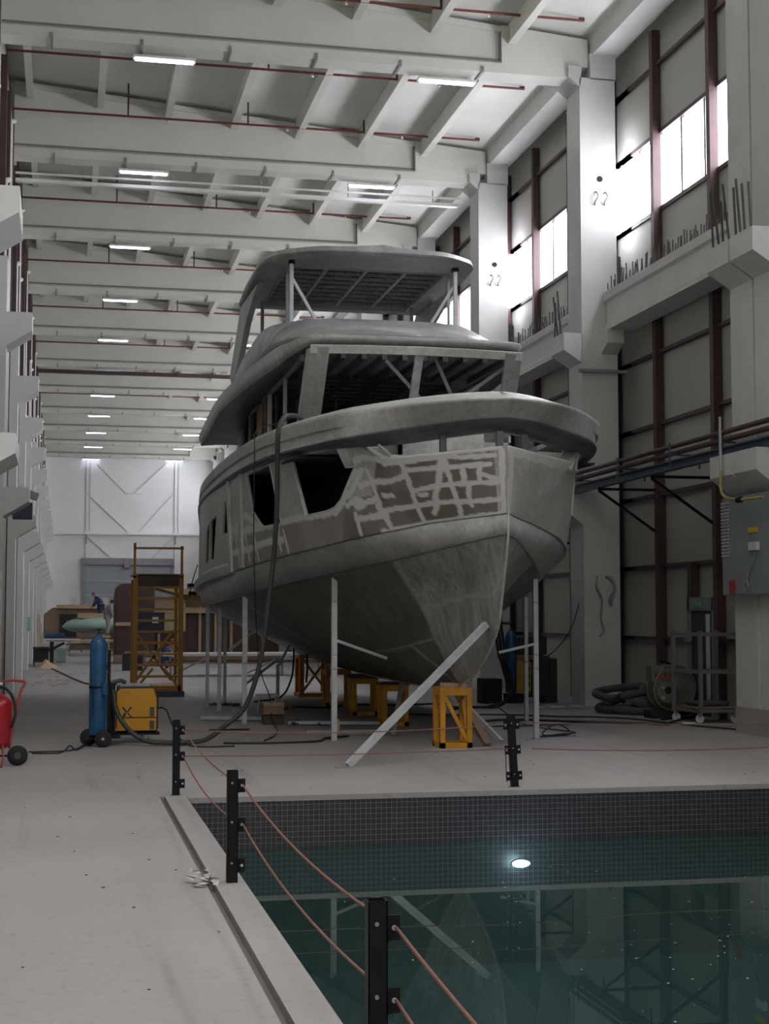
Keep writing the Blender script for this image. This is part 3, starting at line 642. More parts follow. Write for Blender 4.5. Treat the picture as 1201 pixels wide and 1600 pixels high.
SEAMS = [[(.135, .99), (.16, .77), (.172, .6), (.18, .42), (.19, .235), (.205, .1), (.22, 0)], [(.168, .546), (.132, .571), (.086, .546), (.03, .3)], [(.19, .3), (.26, .3), (.31, .3)], [(.19, .3), (.21, 1.0)][0:0] or [(.23, .0), (.235, .28)], [(.46, .0), (.47, .3), (.50, 1.)]]
def seamdist(pl, u, t):
    d = 9.
    for (ua, ta), (ub, tb) in zip(pl[:-1], pl[1:]):
        a = np.array([ua*9, ta*1.7]); b_ = np.array([ub*9, tb*1.7]); q = np.array([u*9, t*1.7]); e = b_-a; h = min(1, max(0, (q-a)@e/(e@e+1e-9))); d = min(d, np.linalg.norm(q-a-h*e))
    return d
seamu = pch([0, .1, .235, .42, .6, .77, 1.0], [.222, .205, .19, .18, .172, .16, .135])
for side in (mil, mir):
    NU, NT = 300, 60; vs = []; pol = []; sm = []
    for i in range(NU+1):
        u = (i/NU)**1.35
        for j in range(NT+1):
            t = j/NT; vs.append(side(bot_pt(u, t) if not (i == NU and j == NT) else L_LO.at(1)))
            e_ = (seamu(t)-u)*9
            pol.append(max(0, min(1, e_/.04+.5)) if u < .4 else 0)
            sm.append(1. if min(seamdist(p, u, t) for p in SEAMS) < .028 else 0.)
    fs = [(i*(NT+1)+j, i*(NT+1)+j+1, (i+1)*(NT+1)+j+1, (i+1)*(NT+1)+j) for i in range(NU) for j in range(NT)]
    w = MB(); w.add(vs, fs); o = w.build('hull_bottom', 'aluminium_ground', yacht, smooth=True, solid=.02)
    for an, arr in (('polished', pol), ('seam', sm)):
        at = o.data.attributes.new(an, 'FLOAT', 'POINT'); at.data.foreach_set('value', np.asarray(arr, dtype=np.float32))
# stem bar
w = MB(); sp = [(XC, 17.40, 3.82), (XC, 17.41, 3.3), (XC, 17.42, 2.75), (XC, 17.53, 2.4), (XC, 17.70, 1.96), (XC, 17.88, 1.60), (XC, 18.43, 1.23), (XC, 19.0, 1.0), (XC, 19.55, .87), (XC, 20.4, .78), (XC, 24, .73), (XC, 30, .80)]
w.tube(catmull(sp, 5), .016, 8); w.build('stem_bar', 'aluminium', yacht, smooth=True)
# lower topside band
def band(A, B, side, n=80, e=1.6, m=2): 
    rows = []
    for i in range(n+1):
        u = (i/n)**e; a = A.at(u); b = B.at(u); rows.append([side(tuple(a[j]+(b[j]-a[j])*t/m for j in range(3))) for t in range(m+1)])
    return rows
w = MB(); w.grid(band(L_LO, L_UP, mil)); w.grid(band(L_LO, L_UP, mir)); w.build('lower_band', 'aluminium', yacht, auto=24, solid=.02)
# spray rail along both knuckles
for nm, A, r in (('lower_rail', L_LO, .014), ('upper_rail', L_UP, .012)):
    w = MB()
    for sd in (mil, mir): w.tube([sd((A.at((i/70)**1.6)[0]+.005, *A.at((i/70)**1.6)[1:])) for i in range(71)], r, 6)
    w.build(nm, 'aluminium_dark', yacht, smooth=True)
# upper topside: fine mesh with primer patches and filler strips, window openings
P_ = [[(18.932, 0.624), (18.585, 0.719)], [(18.556, 0.907), (18.558, 0.705), (18.616, 0.354), (18.647, -0.01)], [(18.791, 0.907), (18.528, 0.921), (18.112, 0.948), (17.891, 0.907), (17.546, 0.88)], [(18.515, 0.799), (18.156, 0.786), (17.851, 0.772), (17.602, 0.759)], [(18.099, 0.921), (18.198, 0.638), (18.396, 0.26)], [(18.071, 0.894), (18.089, 0.557), (18.108, 0.017)], [(17.907, 0.759), (17.937, 0.53)], [(17.713, 0.759), (17.757, 0.516)], [(17.742, 0.651), (17.549, 0.516)], [(18.56, 0.489), (18.241, 0.53), (17.909, 0.516), (17.55, 0.476)], [(19.115, 0.233), (18.894, 0.274), (18.631, 0.274), (18.326, 0.287), (17.981, 0.247), (17.525, 0.22)], [(19.074, 0.233), (19.09, 0.004)], [(19.214, 0.004), (18.647, 0.004), (18.094, 0.017), (17.527, 0.017)], [(18.354, 0.26), (18.452, 0.139)], [(17.882, 0.489), (17.924, 0.368), (17.926, 0.179)], [(17.477, 0.95), (17.477, 0.0)], [(18.519, 0.422), (18.436, 0.422)], [(19.017, 0.435), (18.878, 0.449)],
 [(19.346, 0.746), (19.611, 0.557), (19.806, 0.408), (20.111, 0.328)], [(19.236, 0.719), (19.598, 0.462)], [(19.152, 0.732), (19.126, 0.57), (19.129, 0.301)], [(19.348, 0.543), (19.126, 0.584), (18.557, 0.732)], [(19.695, 0.354), (19.501, 0.408), (19.336, 0.354), (19.183, 0.381)], [(19.318, 0.82), (18.874, 0.95), (18.403, 0.99), (17.5, .985)],
 [(24.758, 0.449), (23.776, 0.395), (22.67, 0.368), (21.66, 0.354), (20.691, 0.341), (19.945, 0.314), (19.472, 0.543), (19.263, 0.719)], [(24.398, 0.449), (23.914, 0.557), (23.471, 0.543), (22.476, 0.354)], [(24.925, 0.206), (23.155, 0.179), (22.173, 0.193), (21.578, 0.166)], [(23.624, 0.381), (23.308, 0.058)], [(23.002, 0.354), (22.741, 0.044)], [(24.4, 0.4), (24.1, 0.044)], [(21.826, 0.274), (21.69, 0.071)], [(21.55, 0.26), (21.427, 0.044)], [(19.572, 0.247), (19.56, 0.044)], [(19.166, 0.3), (19.128, 0.2), (19.076, 0.017)], [(19.531, 0.193), (19.102, 0.193)]]
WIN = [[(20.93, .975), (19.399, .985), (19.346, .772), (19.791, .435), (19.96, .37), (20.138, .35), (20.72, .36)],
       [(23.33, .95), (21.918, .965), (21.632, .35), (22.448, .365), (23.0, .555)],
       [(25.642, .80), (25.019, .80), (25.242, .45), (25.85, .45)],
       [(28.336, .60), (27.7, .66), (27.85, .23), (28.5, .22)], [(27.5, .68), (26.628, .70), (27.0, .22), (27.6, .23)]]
def topside(side, name, paint):
    NY = 620; NT = 56; vs = []; prim = []; fil = []; co = []
    for i in range(NY+1):
        u = (i/NY)**1.35; Yl, Yu = L_UP.Y(u), L_DK.Y(u)
        for j in range(NT+1):
            t = j/NT; b, y, z = upper(u, t); b += .0*t; vs.append(side((b, y, z))); co.append((y, t))
    co = np.array(co); ht = 1.1
    dmin = np.full(len(co), 9.); 
    nz = np.array([.6*math.sin(y*17+t*9)+.5*math.sin(y*41-t*27+1)+.25*math.sin(t*70+y*9) for y, t in co])
    if paint:
        for pl in P_:
            for (ya, ta), (yb, tb) in zip(pl[:-1], pl[1:]):
                a = np.array([ya, ta*ht]); d = np.array([yb-ya, (tb-ta)*ht]); q = np.stack([co[:, 0], co[:, 1]*ht], 1)-a
                h = np.clip((q@d)/(d@d+1e-9), 0, 1); dist = np.linalg.norm((q-h[:, None]*d)*np.array([1.25, 1.]), axis=1); dmin = np.minimum(dmin, dist)
        wdt = .040+.008*nz
        fil = np.clip((wdt-dmin)/.008+.5, 0, 1)
        y, t = co[:, 0], co[:, 1]
        in1 = (y < 19.15+(.5-t)*.6+(t < .42)*.5) & (t < .955+.01*nz) & (y > 17.56)
        in2 = (y > 19.1) & (y < 24.9) & (t < .33-.01*nz*1) 
        prim = np.where(in1, 1., np.where(in2 & (y > 19.9) & (y < 21.4), .55, np.where(in2, .75, 0.)))
        # rounded filler smears
        for cy, ct, ry, rt in ((21.75, .22, .06, .10), (18.25, .27, .1, .03), (19.45, .34, .10, .05)):
            fil = np.maximum(fil, np.clip(1.6-((y-cy)/ry)**2-((t-ct)/rt)**2+.3*nz, 0, 1))
    me = bpy.data.meshes.new(name); n = NT+1
    fs = [(i*n+j, i*n+j+1, (i+1)*n+j+1, (i+1)*n+j) for i in range(NY) for j in range(NT)]
    me.from_pydata(vs, [], fs); me.materials.append(M['aluminium_side']); me.polygons.foreach_set('use_smooth', [True]*len(fs))
    o = bpy.data.objects.new(name, me); COL.objects.link(o)
    if paint:
        for an, arr in (('primer', prim), ('filler', fil)):
            at = me.attributes.new(an, 'FLOAT', 'POINT'); at.data.foreach_set('value', np.asarray(arr, dtype=np.float32))
    else:
        y, t = co[:, 0], co[:, 1]
        fil = np.clip((t-(.86+.02*nz))/.02, 0, .55); fil = np.maximum(fil, np.clip((17.53+.008*nz-y)/.01, 0, .6))
        at = me.attributes.new('filler', 'FLOAT', 'POINT'); at.data.foreach_set('value', np.asarray(fil, dtype=np.float32))
    # cut the windows
    bm = bmesh.new(); bm.from_mesh(me)
    def yz(y, t):
        lo, hi = 0., 1.
        for _ in range(40):
            m_ = (lo+hi)/2
            if upper(m_, t)[1] < y: lo = m_
            else: hi = m_
        return upper(lo, t)[2]
    sx = side((1, 0, 0))[0]-side((0, 0, 0))[0]
    cut = MB()
    for pl in WIN: cut.prism([(y, yz(y, t)) for y, t in pl], (XC+sx*1.0, XC+sx*3.2), 'X')
    bm.free(); co_ = cut.build('cutter', 'interior_shade')
    sd = o.modifiers.new('t', 'SOLIDIFY'); sd.thickness = .03; sd.offset = 0
    bl = o.modifiers.new('b', 'BOOLEAN'); bl.operation = 'DIFFERENCE'; bl.object = co_; bl.solver = 'EXACT'
    dg = bpy.context.evaluated_depsgraph_get(); ev = o.evaluated_get(dg); nm = bpy.data.meshes.new_from_object(ev)
    o.modifiers.clear(); o.data = nm; bpy.data.objects.remove(co_); nm.name = name
    o.parent = yacht; o.matrix_parent_inverse = Matrix.Translation(yacht.location).inverted()
    if paint: o['label'] = 'hull side with brown primer patches and pale filler seams'
    return o
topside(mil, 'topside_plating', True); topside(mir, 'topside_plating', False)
# window surrounds: a raised rim round each opening on the left side
def on_side(y, t, off):
    lo, hi = 0., 1.
    for _ in range(30):
        m_ = (lo+hi)/2
        if upper(m_, t)[1] < y: lo = m_
        else: hi = m_
    b, yy, z = upper(lo, t); return (b+off, yy, z)
for nm, side in (('window_trim', mil), ('window_trim', mir)):
    for pl in WIN:
        w = MB(); n = len(pl); cy = sum(p[0] for p in pl)/n; ct = sum(p[1] for p in pl)/n
        pts = [side(on_side(cy+(y-cy)*1.03, ct+(t-ct)*1.02, .012)) for y, t in pl]; pts.append(pts[0]); w.tube(pts, .014, 5, caps=False)
        w.build(nm, 'aluminium_bright', yacht)
# added black lining, paints the cabin's shade behind the hull windows
w = MB(); w.box(XC-1.1, 20.0, 2.6, XC-1.0, 32, 3.95).box(XC+1.0, 20.0, 2.6, XC+1.1, 32, 3.95); w.box(XC-2.4, 30.2, 2.45, XC+2.4, 30.25, 3.97).box(XC-2.2, 20.4, 3.93, XC+2.2, 31.5, 3.96); w.build('cabin_blackout', 'interior_shade', yacht)
# vertical frames and rub moulding towards the stern
for side in (mil, mir):
    w = MB()
    for y in (24.95, 23.85):
        rows = [[side(on_side(y+dy+(.35 if y > 24 else .1)*(t-.5), t, o_)) for dy, o_ in ((-.12, 0), (-.10, .05), (.10, .05), (.12, 0))] for t in np.linspace(0, 1, 9)]
        w.grid(rows)
    w.build('side_frame', 'aluminium', yacht, solid=.01)
    w = MB(); rows = []
    for y in np.linspace(24.6, 33.6, 30):
        g = min(1, (y-24.5)/1.0)*.09
        b, yy, z = on_side(y, 0, 0); rows.append([side((b, yy, z-.04)), side((b+g, yy, z-.02)), side((b+g, yy, z+.12)), side((b, yy, z+.2))])
    w.grid(rows); w.build('rubbing_strake', 'aluminium', yacht, auto=30, solid=.01)
# transom
w = MB(); tr = [mil((0, YE, .92)), mil((1.15, YE, 1.48)), mil(L_LO.at(1)), mil(L_UP.at(1)), mil(L_DK.at(1)), mil(L_CAP.at(1))]; tr2 = [(2*XC-p[0], p[1], p[2]) for p in reversed(tr[1:])]
w.add(tr+tr2, [tuple(range(len(tr+tr2)))]); w.build('transom', 'aluminium', yacht, solid=.02)
# overhanging bulwark: cap, face, lip
def rowset(side, secs, n=90, e=1.8, u1=1.0):
    rows = []
    for i in range(n+1):
        u = (i/n)**e*u1; rows.append([side(fn(u)) for fn in secs])
    return rows
def off(A, d, dz, y0):
    """line set in from A by d, starting at y0 on the centre"""
    def fn(u):
        b, y, z = A.at(u)
        # normal of the plan curve
        u2 = min(1, u+.004); u1_ = max(0, u-.004); b2, y2, _ = A.at(u2); b1, y1, _ = A.at(u1_)
        tx, ty = b2-b1, y2-y1; L = math.hypot(tx, ty) or 1; nx, ny = ty/L, -tx/L
        dd = d(u) if callable(d) else d
        nb = b-nx*dd; nyy = y-ny*dd
        if nb < 0 or u == 0: nb = max(0, nb); 
        if u == 0: nb = 0; nyy = y+dd
        return (nb, nyy, z+dz)
    return fn
capin = off(L_CAP, lambda u: .44-.14*min(1, u*3), .145, 0)
capin2 = off(L_CAP, lambda u: .50-.14*min(1, u*3), .05, 0)
def vary(d, dz):
    def fn(u):
        g = max(0., 1-max(0, L_FACE.Y(u)-18.3)/1.8) if L_FACE.Y(u) > 18.3 else 1.; g = max(g, .0)
        b, y, z = off(L_FACE, d*(.45+.55*g), 0, 0)(u); return (b, y, z+dz*(.30+.70*g))
    return fn
lip1 = vary(.13, -.06); lip2 = vary(.22, -.09); lip3 = vary(.25, -.135); lip4 = vary(.34, -.135); lip5 = vary(.36, -.02)
w = MB()
for sd in (mil, mir): w.grid(rowset(sd, [L_CAP.at, capin, capin2]))
w.build('cap_rail', 'aluminium_bright', yacht, auto=25, solid=.015)  # brighter aluminium paints overhead light on the upward-facing cap
def face_mid(t, o_):
    def fn(u):
        a = L_CAP.at(u); b = L_FACE.at(u); g = min(1, max(0, (b[1]-18.9)/.6))*min(1, max(0, (33-b[1])/2))
        return (a[0]+(b[0]-a[0])*t-o_*g, a[1]+(b[1]-a[1])*t, a[2]+(b[2]-a[2])*t)
    return fn
w = MB()
for sd in (mil, mir): w.grid(rowset(sd, [L_CAP.at, face_mid(.12, 0), face_mid(.50, 0), face_mid(.56, .035), face_mid(.9, .02), L_FACE.at]))
w.build('bulwark', 'aluminium', yacht, auto=24, solid=.015)
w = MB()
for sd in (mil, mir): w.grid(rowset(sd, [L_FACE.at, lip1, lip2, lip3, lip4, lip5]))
w.build('bulwark_lip', 'aluminium_dark', yacht, auto=24, solid=.015)  # dark aluminium paints the shade under the bulwark
# ledge along the plating top and main deck inside
dk1 = off(L_DK, .10, .012, 0)
w = MB()
for sd in (mil, mir): w.grid(rowset(sd, [L_DK.at, dk1], u1=.12))
w.build('deck_edge', 'aluminium_bright', yacht, solid=.02)
w = MB(); rows = []
for i in range(60):
    u = .004+(i/59)**1.7*.99; b, y, z = L_DK.at(u); z = 3.72 if y < 19.5 else 4.0; rows.append([(XC-b+.03, y+.03, z), (XC, y+.03, z+.03), (XC+b-.03, y+.03, z)])
w.grid(rows); w.build('fore_deck', 'aluminium', yacht, solid=.02)
# inner locker behind the gap + stanchions + slanted brackets
w = MB(); w.box(XC-1.0, 19.0, 3.72, XC+.15, 19.05, 4.3).box(XC-1.0, 19.0, 3.72, XC-.95, 20.2, 4.3); w.build('inner_coaming', 'aluminium_bright', yacht)
w = MB(); w.box(XC+.75, 18.75, 3.75, XC+.8, 18.8, 3.98).box(XC+.25, 18.9, 3.93, XC+.8, 18.95, 3.96); w.build('inner_frame', 'steel_grey', yacht)
for x, y in ((-.62, 18.15), (-.04, 17.62), (.36, 17.9)):
    MB().box(XC+x-.04, y-.02, 3.74, XC+x+.04, y+.05, 4.02).build('stanchion', 'aluminium_dark', yacht)
MB().bar((XC+1.18, 18.75, 3.74), (XC+1.42, 19.1, 4.0), .22, .03, up=(0, 1, 0)).build('gusset', 'aluminium', yacht)
w = MB(); w.cbox((XC-1.22, 18.75, 3.86), (.28, .1, .02), ry=.7); w.cbox((XC-1.08, 18.72, 3.80), (.14, .08, .04)); w.build('loose_plate', 'cloth_white', yacht)
# ---------------- deckhouse
hb = 1.66
def W3(x, y, z): return (XC+x, y, z)
house = MB()
# front sill & bulkhead below windows, side walls low, aft wall
house.box(XC-hb, 22.75, 4.03, XC+hb, 22.8, 4.5); house.box(XC-hb, 22.75, 4.03, XC-hb+.04, 31.4, 4.6); house.box(XC+hb-.04, 22.75, 4.03, XC+hb, 31.4, 4.6)
house.box(XC-hb, 31.36, 4.03, XC+hb, 31.4, 5.85)
house.build('deckhouse_wall', 'aluminium', yacht)
def post(a, b, w_, h_, name='window_post', m='aluminium'):
    return MB().bar(W3(*a), W3(*b), w_, h_, up=(0, 1, 0)).build(name, m, yacht)
for sg in (-1, 1):
    # broad front corner pillars: front plate plus side return
    pl = MB(); pl.grid([[W3(sg*1.41, 22.98, 4.45), W3(sg*1.70, 23.08, 4.45), W3(sg*1.71, 23.3, 4.45)], [W3(sg*1.38, 22.02, 5.80), W3(sg*1.65, 22.14, 5.80), W3(sg*1.67, 22.35, 5.80)]])
    pl.build('corner_pillar', 'aluminium', yacht, solid=.04)
post((-.0, 22.86, 4.5), (0, 21.98, 5.80), .13, .05)
MB().grid([[W3(-1.66, 22.16, 5.72), W3(-.8, 22.04, 5.72), W3(0, 22.0, 5.72), W3(.8, 22.04, 5.72), W3(1.66, 22.16, 5.72)], [W3(-1.66, 22.10, 5.83), W3(-.8, 21.98, 5.83), W3(0, 21.94, 5.83), W3(.8, 21.98, 5.83), W3(1.66, 22.10, 5.83)]]).build('window_head', 'aluminium_bright', yacht, solid=.04)
for sg in (-1, 1):
    x = sg*hb
    for y, w_, m in ((24.75, .07, 'aluminium'), (26.65, .16, 'aluminium_bright'), (27.0, .10, 'aluminium_dark'), (27.9, .75, 'wood_brown'), (29.4, .35, 'aluminium_dark'), (31.1, .6, 'aluminium')):
        MB().box(XC+x-.03, y-w_/2, 4.55, XC+x+.03, y+w_/2, 5.84).build('side_post', m, yacht)
    MB().box(XC+x-.03, 22.9, 5.72, XC+x+.03, 31.4, 5.84).build('side_head', 'aluminium', yacht)
# diagonal temporary braces behind the windscreen
for a, b in (((-.55, 22.4, 5.80), (.35, 22.9, 5.05)), ((.35, 22.5, 5.80), (.78, 22.9, 5.12)), ((1.55, 22.7, 5.70), (.75, 23.0, 5.10)), ((-1.3, 25.5, 5.0), (-.9, 27.0, 5.5)), ((-.75, 25.0, 4.95), (-.2, 27, 5.5)), ((.25, 25.0, 5.0), (.8, 27, 5.45))):
    post(a, b, .055, .04, 'brace', 'aluminium')
# interior shade painted dark: back bulkhead with frames, ceiling with ribs
MB().box(XC-hb+.05, 27.2, 3.9, XC+hb-.05, 27.24, 5.55).build('inner_bulkhead', 'interior_shade', yacht)
w = MB()
for i in range(9): w.box(XC-1.5+i*.37, 27.08, 5.0, XC-1.46+i*.37, 27.2, 5.8)
w.build('inner_frames', 'aluminium_dark', yacht)
MB().box(XC-1.5, 22.3, 5.77, XC+1.5, 24.4, 5.79).build('ceiling_panel', 'aluminium', yacht)
for i in range(10): MB().box(XC-1.48+i*.32, 22.3, 5.68, XC-1.40+i*.32, 24.4, 5.775).build('ceiling_frame', 'aluminium_dark', yacht)
# ---------------- brow roof (plan outline by height)
def ymap(pts): ys, bs = zip(*pts); return pch(ys, bs)
BR = Ln(22.08, 32.6, [(22.08, 0), (22.085, .55), (22.11, 1.1), (22.2, 1.52), (22.4, 1.72), (22.9, 1.84), (23.5, 1.95), (25.1, 2.12), (26.9, 2.24), (29.4, 2.34), (31, 2.38), (32.6, 2.40)],
        [(22.08, 6.0), (25, 6.02), (28.4, 6.03), (29.6, 5.98), (30.8, 5.86), (32.6, 5.66)])
BL = Ln(22.14, 32.5, [(22.14, 0), (22.15, .55), (22.18, 1.1), (22.27, 1.5), (22.47, 1.68), (22.9, 1.8), (23.5, 1.91), (25.1, 2.08), (26.9, 2.2), (29.4, 2.30), (31, 2.34), (32.5, 2.36)],
        [(22.1, 5.885), (22.9, 5.81), (24, 5.74), (29, 5.74), (29.8, 5.68), (31, 5.55), (32.5, 5.45)])
CB = Ln(22.5, 31.5, [(22.5, 0), (22.52, .5), (22.58, 1.0), (22.75, 1.3), (23.1, 1.62), (23.9, 1.88), (25.5, 2.0), (28, 2.05), (31.5, 2.05)], [(22.5, 6.07), (25, 6.12), (31.5, 6.1)])
CM = Ln(22.75, 31.4, [(22.75, 0), (22.77, .5), (22.83, .98), (23.0, 1.28), (23.35, 1.60), (24.1, 1.84), (25.6, 1.97), (28, 2.0), (31.4, 2.0)], [(22.75, 6.14), (25, 6.26), (31.4, 6.22)])
CT = Ln(24.15, 31.2, [(24.15, 0), (24.18, .5), (24.3, .98), (24.5, 1.25), (24.9, 1.55), (25.6, 1.82), (26.6, 1.90), (28, 1.90), (31.2, 1.86)], [(24.15, 6.66), (24.6, 6.70), (26, 6.76), (29, 6.72), (30.4, 6.62), (31.2, 6.3)])
CI = Ln(24.4, 31.1, [(24.4, 0), (24.43, .5), (24.55, .93), (24.75, 1.17), (25.1, 1.45), (25.8, 1.70), (26.8, 1.78), (28, 1.78), (31.1, 1.74)], [(24.4, 6.64), (26, 6.72), (29, 6.68), (31.1, 6.2)])
def strip(lines, name, m, n=70, e=1.9, ang=25, th=.015):
    w = MB()
    for sd in (mil, mir):
        rows = []
        for i in range(n+1): rows.append([sd(l.at((i/n)**e)) for l in lines])
        w.grid(rows)
    return w.build(name, m, yacht, auto=ang, solid=th)
strip([BL, BR], 'brow_edge', 'aluminium')
strip([BR, CB], 'brow_top', 'aluminium_bright')
strip([CB, CM], 'coaming_step', 'aluminium_dark')
strip([CM, CT], 'flybridge_coaming', 'aluminium_roof')
strip([CT, CI], 'coaming_cap', 'aluminium_bright')
class Cn:
    def __init__(s, L, k=0., dz=0): s.L = L; s.k = k; s.dz = dz
    def at(s, u): b, y, z = s.L.at(u); return b*s.k, y, z+s.dz
strip([CI, Cn(CI, 0, -.06)], 'flybridge_deck', 'aluminium')
strip([BL, Cn(BL, .86, .03), Cn(BL, 0, .06)], 'brow_soffit', 'aluminium_dark', ang=60)  # dark aluminium paints shade on the soffit and its ribs
w = MB()
for i in range(18):
    y = 24.6+i*.45; b = BL.B(y)*.84; z = 5.80
    w.box(XC-b, y-.02, z-.04, XC+b, y+.02, z+.03)
for x in (-1.2, -.6, 0, .6, 1.2): w.box(XC+x-.03, 24.4, 5.70, XC+x+.03, 31, 5.80)
w.build('ceiling_ribs', 'aluminium_dark', yacht)
# ---------------- hardtop
HB_ = [(24.55, 0), (24.57, .5), (24.63, .95), (24.8, 1.25), (25.05, 1.5), (25.35, 1.74), (25.8, 1.88), (26.6, 1.93), (28, 1.93), (29.6, 1.90)]
def sh(dy, db, dz, Z):
    pts = [(y+dy*(1 if y < 27 else -1), max(0, b-db) if b > 0 else 0) for y, b in HB_]
    return Ln(24.55+dy, 29.6-dy, [(24.55+dy, 0)]+[p for p in pts[1:-1]]+[(29.6-dy, HB_[-1][1]-db)], Z)
ZT = [(24.4, 7.985), (25.5, 8.05), (28, 8.07), (30, 8.02)]
H1 = sh(.04, .04, 0, [(a, z-.13) for a, z in ZT]); H2 = sh(0, 0, 0, [(a, z-.08) for a, z in ZT]); H3 = sh(.02, .02, 0, [(a, z-.01) for a, z in ZT]); H4 = sh(.10, .10, 0, ZT)
strip([H1, H2, H3, H4, Cn(H4, 0, .06)], 'hardtop_shell', 'aluminium_roof', e=2.2)
# underside ring with the rectangular opening: four flat plates
zi = 7.93; oy0, oy1, ob = 25.95, 29.2, 1.42
w = MB(); rows = []
for i in range(50):
    u = (i/49)**2.2; b, y, z = H1.at(u)
    if y < oy0: rows.append([(XC-b, y, z), (XC-min(b, ob), oy0, zi), (XC+min(b, ob), oy0, zi), (XC+b, y, z)])
w.grid(rows)
for sd in (mil, mir):
    rows = []
    for y in np.linspace(oy0-.12, 29.5, 24):
        b = H1.B(y); rows.append([sd((b, y, H1.Z(y))), sd((ob, max(oy0, min(y, oy1)), zi))])
    w.grid(rows)
w.grid([[(XC-1.86, 29.56, 7.90), (XC+1.86, 29.56, 7.90)], [(XC-ob, oy1, zi), (XC+ob, oy1, zi)]])
w.build('underside_plate', 'aluminium', yacht, solid=.02)
w = MB(); w.box(XC-ob-.02, oy0-.02, zi-.03, XC+ob+.02, oy0, zi+.06).box(XC-ob-.02, oy1, zi-.05, XC+ob+.02, oy1+.03, zi+.06).box(XC-ob-.03, oy0, zi-.03, XC-ob, oy1, zi+.06).box(XC+ob, oy0, zi-.03, XC+ob+.03, oy1, zi+.06); w.build('opening_edge', 'aluminium', yacht)
MB().box(XC-ob-.1, oy0-.1, zi+.072, XC+ob+.1, oy1+.1, zi+.078).build('cavity_shade', 'interior_shade', yacht)  # black plate added to paint the hardtop cavity's shade
w = MB()
for i in range(9): y = oy0+.18+i*.36; w.box(XC-ob, y-.018, zi+.0, XC+ob, y+.018, zi+.06)
w.build('cross_ribs', 'steel_grey', yacht)
for i in (-1, 0, 1): MB().box(XC+i*.72-.025, oy0, zi-.0, XC+i*.72+.025, oy1, zi+.06).build('long_rib', 'light_steel', yacht)
w = MB()
for i in range(14):
    x = -ob+.1+i*.2
    for j in range(8): y = oy0+.2+j*.36; w.box(XC+x-.006, y, zi+.03, XC+x+.006, y+.3, zi+.07)
w.build('stiffeners', 'aluminium_dark', yacht)['kind'] = 'stuff'
# posts and braces carrying the hardtop
for sg in (-1, 1):
    MB().bar(W3(sg*1.46, 25.42, 6.7), W3(sg*1.46, 25.42, 7.86), .065).build('post', 'light_steel', yacht)
    MB().bar(W3(sg*1.46, 25.44, 7.62), W3(sg*.92, 25.5, 6.72), .05).build('post_brace', 'light_steel', yacht)
    MB().bar(W3(sg*1.46, 25.9, 6.7), W3(sg*1.46, 25.9, 7.9), .05).build('post', 'steel_grey', yacht)
    MB().bar(W3(sg*1.5, 29.0, 6.6), W3(sg*1.5, 29.0, 7.92), .06).build('post', 'steel_grey', yacht)
    MB().bar(W3(sg*1.5, 29.0, 7.3), W3(sg*1.1, 29.0, 6.75), .045).build('post_brace', 'steel_grey', yacht)
    MB().box(XC+sg*1.46-.05, 25.36, 7.84, XC+sg*1.46+.05, 25.48, 7.93).build('post_plate', 'black_steel', yacht)
    f = MB(); f.prism([(26.9, 7.82), (29.6, 7.93), (31.5, 6.85), (31.3, 6.62), (30.5, 6.66), (28.7, 7.45)], (XC+sg*1.80-.06, XC+sg*1.80+.06), 'X')
    f.build('raked_leg', 'aluminium', yacht, bevel=.02)
# anchor-pocket like dark slot at the starboard flare, small marks

# ================================================================== SUPPORTS UNDER THE YACHT
def keel_block(x, y, w_, d_, h, lab, m='keel_yellow', diag=True, top=None):
    t = thing('keel_stand', lab, 'stand', (x, y, 0), 'yellow stands under the keel')
    x0, x1, y0, y1 = x-w_/2, x+w_/2, y-d_/2, y+d_/2; s = .07
    for a in (x0, x1-s):
        for b_ in (y0, y1-s): MB().box(a, b_, .07, a+s, b_+s, h-.1).build('leg', m, t, bevel=.004)
    f = MB(); f.box(x0, y0, 0, x1, y0+s, .07).box(x0, y1-s, 0, x1, y1, .07).box(x0, y0, 0, x0+s, y1, .07).box(x1-s, y0, 0, x1, y1, .07); f.build('base_frame', m, t)
    MB().box(x0, y0, h-.10, x1, y1, h).build('head', m, t, bevel=.004)
    if diag:
        MB().bar((x0+s, y0+.04, h-.12), (x1-s, y0+.04, .10), .06, .05).build('brace', m, t)
        MB().bar((x1-.04, y0+s, .1), (x1-.04, y1-s, h-.12), .05, .05).build('brace', m, t)
    if top: MB().box(x-w_*.55, y-d_*.5, h, x+w_*.55, y+d_*.5, h+top).build('packing', 'mould_brown', t)
    return t
b1 = keel_block(5.18, 19.85, .44, .44, .80, 'bright yellow steel stand under the front of the keel', 'yellow_paint')
b1.rotation_euler = (0, 0, 0)
MB().box(5.05, 19.75, .80, 5.35, 20.0, .86).build('packing', 'wood_pale', b1)
keel_block(5.25, 23.9, .42, .42, .66, 'square yellow stand, second back under the keel', diag=False, top=.04)
keel_block(5.30, 26.6, .46, .42, .66, 'square yellow stand, third back under the keel', diag=False, top=.07)
keel_block(5.32, 29.4, .5, .42, .72, 'brownish yellow stand, fourth back under the keel', diag=False)
t = thing('trestle', 'tall orange-brown trestle with crossed braces under the stern', 'trestle', (5.45, 33.2, 0), 'yellow stands under the keel')
for a in (5.17, 5.75):
    for b_ in (32.9, 33.5): MB().box(a-.05, b_-.05, 0, a+.05, b_+.05, .90).build('leg', 'keel_yellow', t)
MB().bar((5.17, 32.9, .08), (5.75, 32.9, .86), .05).bar((5.75, 32.88, .08), (5.17, 32.88, .86), .05).build('cross_brace', 'keel_yellow', t)
MB().box(5.1, 32.82, 0, 5.82, 33.58, .08).build('base_frame', 'keel_yellow', t)
